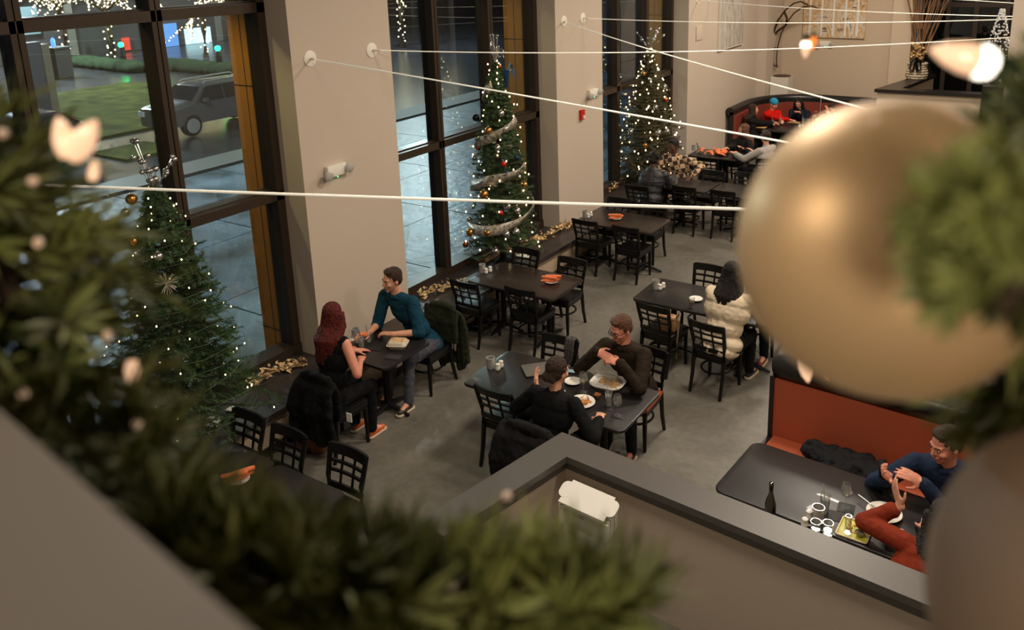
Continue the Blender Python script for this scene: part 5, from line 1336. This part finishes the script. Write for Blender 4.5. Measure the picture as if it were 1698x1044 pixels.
def ribbon(base, H, rad, lab, turns, h0, h1, ph, m=None, w=.06):
    mb = MB(); n = 120; vs = []; fs = []
    for k in range(n+1):
        u = k/n; h = h0+(h1-h0)*u; a = ph+turns*2*PI*u; r = rad(h)*1.03+.02*math.sin(u*60); z = .18+h*(H-.25)+.03*math.sin(u*34)
        tw = .5*math.sin(u*45); p = V((r*math.cos(a), r*math.sin(a), z)); up = V((math.cos(a)*math.sin(tw), math.sin(a)*math.sin(tw), math.cos(tw)))
        vs += [p-up*w, p+up*w]
        if k < n: fs.append((2*k, 2*k+1, 2*k+3, 2*k+2))
    mb.add(vs, fs); o = mb.build('ribbon_garland', m or M_ribbon); o.location = base
    s_ = o.modifiers.new('s', 'SOLIDIFY'); s_.thickness = .002
    return tag(o, lab, 'ribbon')
M_ribbon2 = mat('sheer_plaid', (176, 166, 150), .4, metal=.2, var=.75, vscale=22)
def surf(base, H, rad, px, py, out=1.0):
    """the place on a tree's outside behind a point seen in the photograph"""
    d = ray(px, py); best = None
    for i in range(400):
        t_ = 2+i*.05; p = CAM+d*t_
        z = p.z-base[2]; h = (z-.18)/(H-.25)
        if 0 <= h <= 1 and math.hypot(p.x-base[0], p.y-base[1]) < rad(h)*1.0: best = CAM+d*(t_-.04); break
    if best is None:
        t_ = ((base[0]*d.x+base[1]*d.y))/(d.x**2+d.y**2); best = CAM+d*t_
    return best
ORN = 'ornament balls on the Christmas trees'
# middle tree
B2 = (-6.8, 9.42, .45); H2 = 2.98
t2, rad2, tips2 = fir('t', B2, H2, .56, 'tall narrow green Christmas tree with plaid ribbon in the middle window', 5, M_needle, None, 1.25, .72)
lights(B2, H2, rad2, 75, 'warm white string lights on the narrow middle tree', 1)
ribbon(B2, H2, rad2, 'sheer plaid ribbon wound round the narrow middle tree', 3.4, .08, .88, 2.4, M_ribbon2, .075)
k_ = 0
for (x, y, r, m, nm) in ((831, 188, .045, M_silver, 'silver ball high right of'), (810, 216, .052, M_goldball, 'champagne ball upper left of'), (838, 214, .048, M_silver, 'silver ball upper right of'), (793, 244, .045, M_copper, 'amber ball left of'),
                         (825, 245, .048, M_silver, 'silver ball in the middle of'), (787, 262, .036, M_silver, 'small silver bell at the left edge of'), (857, 261, .034, M_blueorn, 'blue ball at the right edge of'), (841, 287, .03, M_blueorn, 'smaller blue ball low right of'),
                         (835, 272, .04, M_redorn, 'red ornament in the centre of'), (803, 322, .066, M_goldball, 'large gold ball left of'), (843, 342, .038, M_silver, 'pale ball above the bottom of'), (858, 349, .046, M_silver, 'silver ball right low on'), (831, 353, .034, M_redorn, 'small red ornament low on'),
                         (780, 385, .06, M_goldball, 'gold ball at lower left of'), (772, 405, .048, M_copper, 'copper ball at the lowest left tip of'), (809, 386, .046, M_goldball, 'pale champagne ball at bottom of'), (840, 388, .052, M_silver, 'striped silver ball at bottom of'), (856, 384, .052, M_silver, 'silver ball at bottom right of'),
                         (822, 416, .05, M_silver, 'silver bauble at the very bottom of'), (789, 195, .05, M_darkorn, 'black ball at the upper left edge of'), (861, 293, .03, M_silver, 'small silver cone at right edge of'), (778, 363, .034, M_silver, 'small sparkling silver ball at left edge of'), (870, 306, .04, M_goldball, 'gold ball at the right edge of'), (828, 110, .03, M_copper, 'small copper ball near the top of')):
    ornament(surf(B2, H2, rad2, x, y), r, m, nm+' the narrow middle tree', m.name, ORN)
def spray(loc, lab, seed, n, hh_, m, sp=.25, r=.018):
    rnd = random.Random(seed); t = empty('tree_topper', loc, 0, lab, 'tree topper')
    st = MB(); bl = []
    for k in range(n):
        a = rnd.random()*6.3; l = hh_*rnd.uniform(.5, 1); e = V((math.cos(a)*sp*rnd.uniform(.3, 1), math.sin(a)*sp*rnd.uniform(.3, 1), l))
        st.tube([(0, 0, 0), e*.5+V((0, 0, l*.08)), e], .0035, 5)
        for q in (1, .62): bl.append((e*q, rnd.uniform(.8, 1.3)))
    st.build('stems', M_silver, t); b0_ = MB().ell((0, 0, 0), r, su=9, sv=7).build('berry', m, t); b0_.location = bl[0][0]
    for p_, s_ in bl[1:]:
        o_ = b0_.copy(); C.objects.link(o_); o_.location = p_; o_.scale = (s_, s_, s_)
    return t
spray((B2[0], B2[1], B2[2]+H2-.12), 'silver glitter spray on top of the narrow middle tree', 2, 16, .45, M_silver, .1, .012)
cu = MB()
for (x0, x1) in (((-.05), 0), (.04, 1)):
    cu.tube([(x0+.035*math.cos(a), 0, a*.012+.035*math.sin(a)) for a in [k*.4 for k in range(30)]], .008, 6)
o = tag(cu.build('curl_ornament', M_silver), 'silver curly wire beside the top of the narrow middle tree', 'ornament'); o.location = (B2[0]+.03, B2[1]+.05, B2[2]+H2)
bwm = MB()
for a in (.2, 1.2, 2.4, 3.4, 5): bwm.tube([(0, 0, 0), (.08*math.cos(a), .06*math.sin(a), .1*math.sin(a*1.3)), (.13*math.cos(a), .08*math.sin(a), -.12+.1*math.sin(a))], [.01, .03, .012], 6, flat=(1.5, .3))
o = tag(bwm.build('bow', M_blueorn), 'dark blue bow near the top right of the narrow middle tree', 'bow'); o.location = surf(B2, H2, rad2, 841, 118)
# far tree
B3 = (-6.85, 14.45, .45); H3 = 2.62
t3, rad3, tips3 = fir('t', B3, H3, .74, 'bushy warm lit Christmas tree in the farthest window', 8, M_needle2, None, 1.25, .8)
lights(B3, H3, rad3, 120, 'warm white string lights on the bushy far tree', 2, .012)
for (x, y, r, m, nm) in ((1068, 104, .05, M_darkorn, 'black ball near the top of'), (1067, 122, .05, M_goldball, 'champagne ball upper left of'), (1102, 144, .055, M_silver, 'silver ball right upper of'), (1104, 165, .05, M_copper, 'copper ball right of'), (1087, 178, .05, M_silver, 'pale ball in the middle of'),
                         (1046, 218, .055, M_silver, 'silver ball left of'), (1092, 220, .06, M_silver, 'white ball low middle of'), (1106, 218, .055, M_silver, 'silver ball lower right of'), (1037, 264, .055, M_silver, 'silver ball at bottom left of'), (1070, 241, .045, M_goldball, 'gold ball low in'), (1078, 132, .035, M_silver, 'small pale ball high in')):
    ornament(surf(B3, H3, rad3, x, y), r, m, nm+' the bushy far tree', m.name, ORN)
spray((B3[0], B3[1], B3[2]+H3-.1), 'silver berry spray on top of the bushy far tree', 5, 9, .42, M_silver, .28, .026)
# near left tree
B1 = (-6.8, 4.15, .45); H1 = 2.52
t1, rad1, tips1 = fir('t', B1, H1, .78, 'green Christmas tree in the nearest window half hidden by the garland', 12, M_needle, None, 1.3, .8)
lights(B1, H1, rad1, 62, 'warm white string lights on the nearest window tree', 3, .0065)
spray((B1[0], B1[1], B1[2]+H1-.15), 'silver ball spray on top of the nearest window tree', 9, 10, .5, M_silver, .27, .026)
sn = MB(); rnd = random.Random(4)
for k in range(40):
    v = V((rnd.gauss(0, 1), rnd.gauss(0, 1), rnd.gauss(0, 1))).normalized(); sn.tube([V((0, 0, 0)), v*.1], .0025, 4)
o = tag(sn.build('starburst_ornament', mat('starburst', (216, 204, 186), .4, metal=.3)), 'pale spiky starburst ornament on the nearest window tree', 'ornament'); o.location = surf(B1, H1, rad1, 276, 470)
cq = MB(); cq.tube([(k*.006, .02*math.cos(k*.8), .02*math.sin(k*.8)-k*.0015) for k in range(48)], .009, 6)
o = tag(cq.build('spiral_ornament', M_silver), 'silver spiral twist sticking out near the top of the nearest tree', 'ornament'); o.location = at(243, 352, Y=4.15); o.rotation_euler = (0, 0, 1.1)
for (x, y, r, m, nm) in ((218, 330, .05, M_goldball, 'gold ball high in'), (222, 400, .05, M_goldball, 'champagne ball in the middle of'), (262, 425, .045, M_silver, 'silver bell right side of'), (232, 545, .05, M_darkorn, 'black ball low in'), (208, 352, .04, M_silver, 'small silver ball high in')):
    ornament(surf(B1, H1, rad1, x, y), r, m, nm+' the nearest window tree', m.name, ORN)
# ================================================================ FOREGROUND GARLAND, ORNAMENTS, BULBS
def garland(lab, path, seed, nspr, nl=.05, rad_=.05, m=M_fgneedle):
    """path of (point, radius); twigs with flat needles"""
    rnd = random.Random(seed); vs = []; fs = []; tw = MB()
    segs = [(path[i], path[i+1]) for i in range(len(path)-1)]
    tot = sum((b[0]-a[0]).length for a, b in segs)
    for s in range(nspr):
        u = rnd.random()*tot
        for a, b in segs:
            L = (b[0]-a[0]).length
            if u <= L: break
            u -= L
        f = u/L; c = a[0].lerp(b[0], f); R_ = a[1]*(1-f)+b[1]*f; ax = (b[0]-a[0]).normalized()
        v = V((rnd.gauss(0, 1), rnd.gauss(0, 1), rnd.gauss(0, 1))); v = (v-ax*v.dot(ax)).normalized(); d = (v+ax*rnd.uniform(-.2, .9)).normalized()
        c = c+v*R_*rnd.random()*.35; tip = c+d*R_*rnd.uniform(.5, .85)
        tw.tube([c, c.lerp(tip, .5)+V((0, 0, .002)), tip], [.0016, .0013, .0008], 4)
        ud = (tip-c).normalized(); nn = 26
        for k in range(nn):
            p = c.lerp(tip, (k+.5)/nn); w = V((rnd.gauss(0, 1), rnd.gauss(0, 1), rnd.gauss(0, 1))); w = (w-ud*w.dot(ud)).normalized()
            dd = (w*.8+ud*1.0).normalized()*nl*rnd.uniform(.55, 1.0); sd = ud.cross(w)*.0016; bend = p+dd*.55+ud*.002; up_ = dd.cross(sd).normalized()*.0005
            o = len(vs); vs += [tuple(p-sd*.7), tuple(p+sd*.7), tuple(bend+sd), tuple(bend-sd), tuple(p+dd), tuple(bend+up_)]
            fs += [(o, o+1, o+2, o+5), (o, o+5, o+3), (o+3, o+5, o+4), (o+5, o+2, o+4)]
    me = bpy.data.meshes.new('garland_foliage'); me.from_pydata(vs, [], fs); me.materials.append(m)
    t = empty('pine_garland', path[0][0], 0, lab, 'garland')
    o = bpy.data.objects.new('foliage', me); C.objects.link(o); o.parent = t; o.location = -path[0][0]; o['kind'] = 'stuff'
    tw.tube([p for p, r in path], .006, 8)
    q = tw.build('twigs', M_bark, t); q.location = -path[0][0]
    return t
garland('blurred green pine garland filling the left side and bottom of the picture',
        [(near(-240, 140, .62), .045), (near(-110, 300, .6), .058), (near(-10, 440, .57), .066), (near(70, 590, .56), .078), (near(110, 740, .55), .055), (near(215, 900, .50), .034), (near(420, 985, .44), .028), (near(620, 1010, .42), .026), (near(800, 1020, .42), .022), (near(960, 1020, .42), .022), (near(1060, 1030, .42), .02)], 3, 430, .040)
garland('blurred green pine garland at the right behind and over the gold ball',
        [(near(1960, 20, .55), .03), (near(1840, 150, .52), .038), (near(1760, 270, .44), .038), (near(1715, 400, .42), .04), (near(1690, 560, .42), .042), (near(1770, 680, .45), .03)], 5, 200, .032)
garland('thin sprig of pine lying across the right half of the gold ball', [(near(1720, 400, .28), .016), (near(1640, 370, .28), .016), (near(1590, 330, .28), .014)], 8, 22, .02)
garland('second thin sprig of pine at the lower right of the gold ball', [(near(1720, 430, .28), .016), (near(1650, 500, .28), .016), (near(1610, 440, .28), .012)], 11, 20, .02)
# ornaments close to the camera
g = empty('ornament', near(1472, 412, .40), 0, 'very large blurred gold ball ornament right of centre', 'ornament'); 
MB().ell((0, 0, 0), (.0645, .0645, .0645), su=64, sv=40).build('ball', mat('satin_gold', (228, 192, 144), .46, metal=.45), g)
cp = MB().lathe([(.012, .06), (.012, .074), (.004, .076)], 16, Matrix.Rotation(1.15, 4, 'Y')).build('cap', M_steel, g)
g = empty('ornament', near(1902, 1022, .42), 0, 'pale champagne ball blurred in the lower right corner', 'ornament')
MB().ell((0, 0, 0), (.0755, .0755, .0755), su=64, sv=40).build('ball', mat('satin_champagne', (122, 102, 84), .6, metal=.1), g)
M_c9 = mat('big_bulb_glow', (255, 226, 190), .25, emit=.75, ecol=(255, 200, 160), coat=1)
M_c9w = mat('big_bulb_hot', (255, 255, 240), .25, emit=4, ecol=(255, 244, 225), coat=1)
M_c9o = mat('big_bulb_orange', (240, 140, 50), .25, emit=.8, ecol=(255, 130, 40), coat=1)
M_faint = mat('faint_bulb', (214, 180, 150), .3, emit=.22, ecol=(255, 210, 170))
M_sock = mat('bulb_socket', (28, 52, 24), .5)
def c9(p, tip, L, lab, m, mhot=None, hot=.3):
    p = V(p); tip = V(tip); d = (tip-p).normalized(); t = empty('light_bulb', p, 0, lab, 'light bulb', None); t.rotation_euler = d.to_track_quat('Z', 'Y').to_euler()
    prof = [(.0, .0), (.26, .0), (.34, .12), (.42, .3), (.4, .5), (.28, .75), (.12, .93), (.02, 1.0)]
    MB().lathe([(max(r, .001)*L*.62, z*L) for r, z in prof], 18, caps=False).build('bulb_glass', m, t)
    if mhot: MB().ell((0, 0, L*hot), (L*.27, L*.27, L*.3), su=14, sv=10).build('hot_core', mhot, t)
    MB().lathe([(L*.18, -L*.3), (L*.19, 0), (L*.17, .02*L)], 14).build('socket', M_sock, t)
    return t
c9(near(1648, 108, .46), near(1560, 86, .45), .031, 'big glowing white bulb in the upper right corner', M_c9, M_c9w, .22)
c9(near(120, 262, .5), near(150, 214, .49), .026, 'glowing warm bulb pointing up right at the left garland', M_c9)
c9(near(115, 262, .5), near(96, 192, .5), .022, 'smaller glowing bulb pointing up at the left garland', M_c9)
c9(near(153, 300, .55), near(158, 270, .55), .0125, 'small warm bulb beside the left end of the thick cable', M_c9)
c9(near(219, 596, .55), near(218, 640, .55), .015, 'warm bulb hanging in the left garland below the tree', M_c9)
c9(near(1337, 66, .8), near(1335, 95, .8), .0165, 'small warm white bulb hanging below the abstract canvas', M_c9, M_c9w)
c9(near(1350, 60, .8), near(1347, 82, .8), .0125, 'small orange bulb beside the warm white one below the canvas', M_c9o)
c9(near(1331, 586, 1.2), near(1339, 627, 1.2), .038, 'warm orange bulb hanging under the gold ball, larger', M_c9)
c9(near(1363, 597, 1.2), near(1371, 629, 1.2), .028, 'warm orange bulb hanging under the gold ball, right one', M_c9o)
c9(near(1312, 562, 1.2), near(1320, 590, 1.2), .022, 'small greenish bulb hanging under the gold ball, left one', M_c9)
for i, (x, y) in enumerate(((50, 300), (64, 398), (8, 222), (176, 560), (35, 650), (230, 700), (1450, 200), (640, 930), (1061, 945), (845, 820), (1630, 360), (1650, 300))):
    a = i*1.7; d_ = .5 if x < 1200 else .3
    c9(near(x, y, d_), near(x+14*math.cos(a), y+14*math.sin(a), d_-.01), .009 if x < 1200 else .006, ['small blurred bulb in the left garland near the top', 'small blurred bulb in the left garland at cable height', 'blurred bulb at the left picture edge', 'faint bulb in the middle of the left garland', 'faint bulb low in the left garland', 'faint bulb at lower centre of the left garland', 'faint bulb at the top rim of the gold ball', 'faint bulb in the bottom garland', 'faint bulb at the right end of the bottom garland', 'faint bulb near the half wall corner', 'pinkish bulb over the gold ball\'s right side, lower', 'pinkish bulb over the gold ball\'s right side, upper'][i], M_faint)
# ================================================================ LIGHT
def area(name, loc, size, energy, col, tgt=None, sy=None):
    l = bpy.data.lights.new(name, 'AREA'); l.energy = energy; l.color = col; l.size = size
    if sy: l.shape = 'RECTANGLE'; l.size_y = sy
    o = bpy.data.objects.new(name, l); C.objects.link(o); o.location = loc
    d = (V(tgt)-V(loc)) if tgt else V((0, 0, -1)); o.rotation_euler = d.to_track_quat('-Z', 'Y').to_euler(); return o
WARM = (1.0, .87, .72)
for (x, y, e) in ((-2.2, 3.4, 145), (-2.6, 8.0, 185), (-2.8, 12.6, 200), (-3.2, 17.4, 300)):
    area('ceiling_lamp', (x, y, 6.3), .9, e, WARM)
for (x, y, e) in ((1.6, 6.0, 105), (1.4, 13.0, 130)):
    area('ceiling_lamp', (x, y, 6.2), .7, e, WARM)
area('foreground_fill', (1.0, -1.5, 5.15), .45, 24, (1, .84, .66), (-.1, .4, 4.7))  # unseen light placed behind the camera to light the gold ball
area('foreground_fill', (-1.7, -1.0, 6.0), .4, 18, (1, .84, .66), (-.4, .4, 4.7))  # unseen light added to brighten the left garland
# unseen area lights added outside to brighten sidewalk and street
def lamp(loc, e, col, size=.6, tgt=None): return area('street_fill', loc, size, e, col, tgt)
lamp((-8.2, 6.0, 6.0), 200, (.72, .88, 1.0), .5, (-10.5, 6.5, 0))
lamp((-8.2, 12.0, 6.0), 200, (.66, .86, 1.0), .5, (-10.5, 12.5, 0))
lamp((-8.2, 18.5, 6.0), 260, (.66, .86, 1.0), .5, (-10.5, 18.5, 0))
lamp((-24, 22, 9), 1500, (.9, .95, .7), 1.0, (-28, 14, 0))
lamp((-30, 34, 10), 7000, (.75, .88, 1.0), 1.2, (-36, 28, 0))
lamp((-44, 20, 9), 12000, (.8, .9, 1.0), 1.0, (-38, 22, 0))
lamp((-17, 9.0, 8), 1400, (.85, .92, 1.0), .8, (-21, 13, 0))
for k, e in ((0, 140), (1, 60), (2, 40)):  # unseen warm spots added to brighten the ochre cladding
    l = bpy.data.lights.new('cladding_fill', 'SPOT'); l.energy = e*3; l.color = (1, .78, .38); l.spot_size = 1.1; l.spot_blend = .6; l.shadow_soft_size = .1
    o = bpy.data.objects.new('cladding_fill', l); C.objects.link(o); ye = P0+(k+1)*PB; o.location = (-8.6, ye-2.2, 5.4); d = V((-7.6, ye, 2.0))-o.location; o.rotation_euler = d.to_track_quat('-Z', 'Y').to_euler()
w = bpy.data.worlds.new('night'); bpy.context.scene.world = w; w.use_nodes = True
bg = w.node_tree.nodes['Background']; bg.inputs[0].default_value = (.10, .15, .22, 1); bg.inputs[1].default_value = .6
# ================================================================ CAMERA
cam = bpy.data.cameras.new('camera'); co = bpy.data.objects.new('camera', cam); C.objects.link(co)
M4 = RW.to_4x4(); M4.translation = CAM; co.matrix_world = M4
cam.sensor_width = 36; cam.lens = 36*FPX/1698; cam.shift_x = (849-PPX)/1698; cam.shift_y = -(522-PPY)/1698; cam.clip_start = .02; cam.clip_end = 300
cam.dof.use_dof = True; cam.dof.focus_distance = 8.5; cam.dof.aperture_fstop = 5.0
sc_n = bpy.context.scene; sc_n.camera = co
sc_n.view_settings.view_transform = 'Standard'; sc_n.view_settings.look = 'None'; sc_n.view_settings.gamma = 1; sc_n.view_settings.exposure = 0.12
sc_n.cycles.max_bounces = 8; sc_n.cycles.transparent_max_bounces = 24; sc_n.cycles.use_denoising = True; sc_n.cycles.sample_clamp_indirect = 4; sc_n.cycles.caustics_reflective = False; sc_n.cycles.caustics_refractive = False
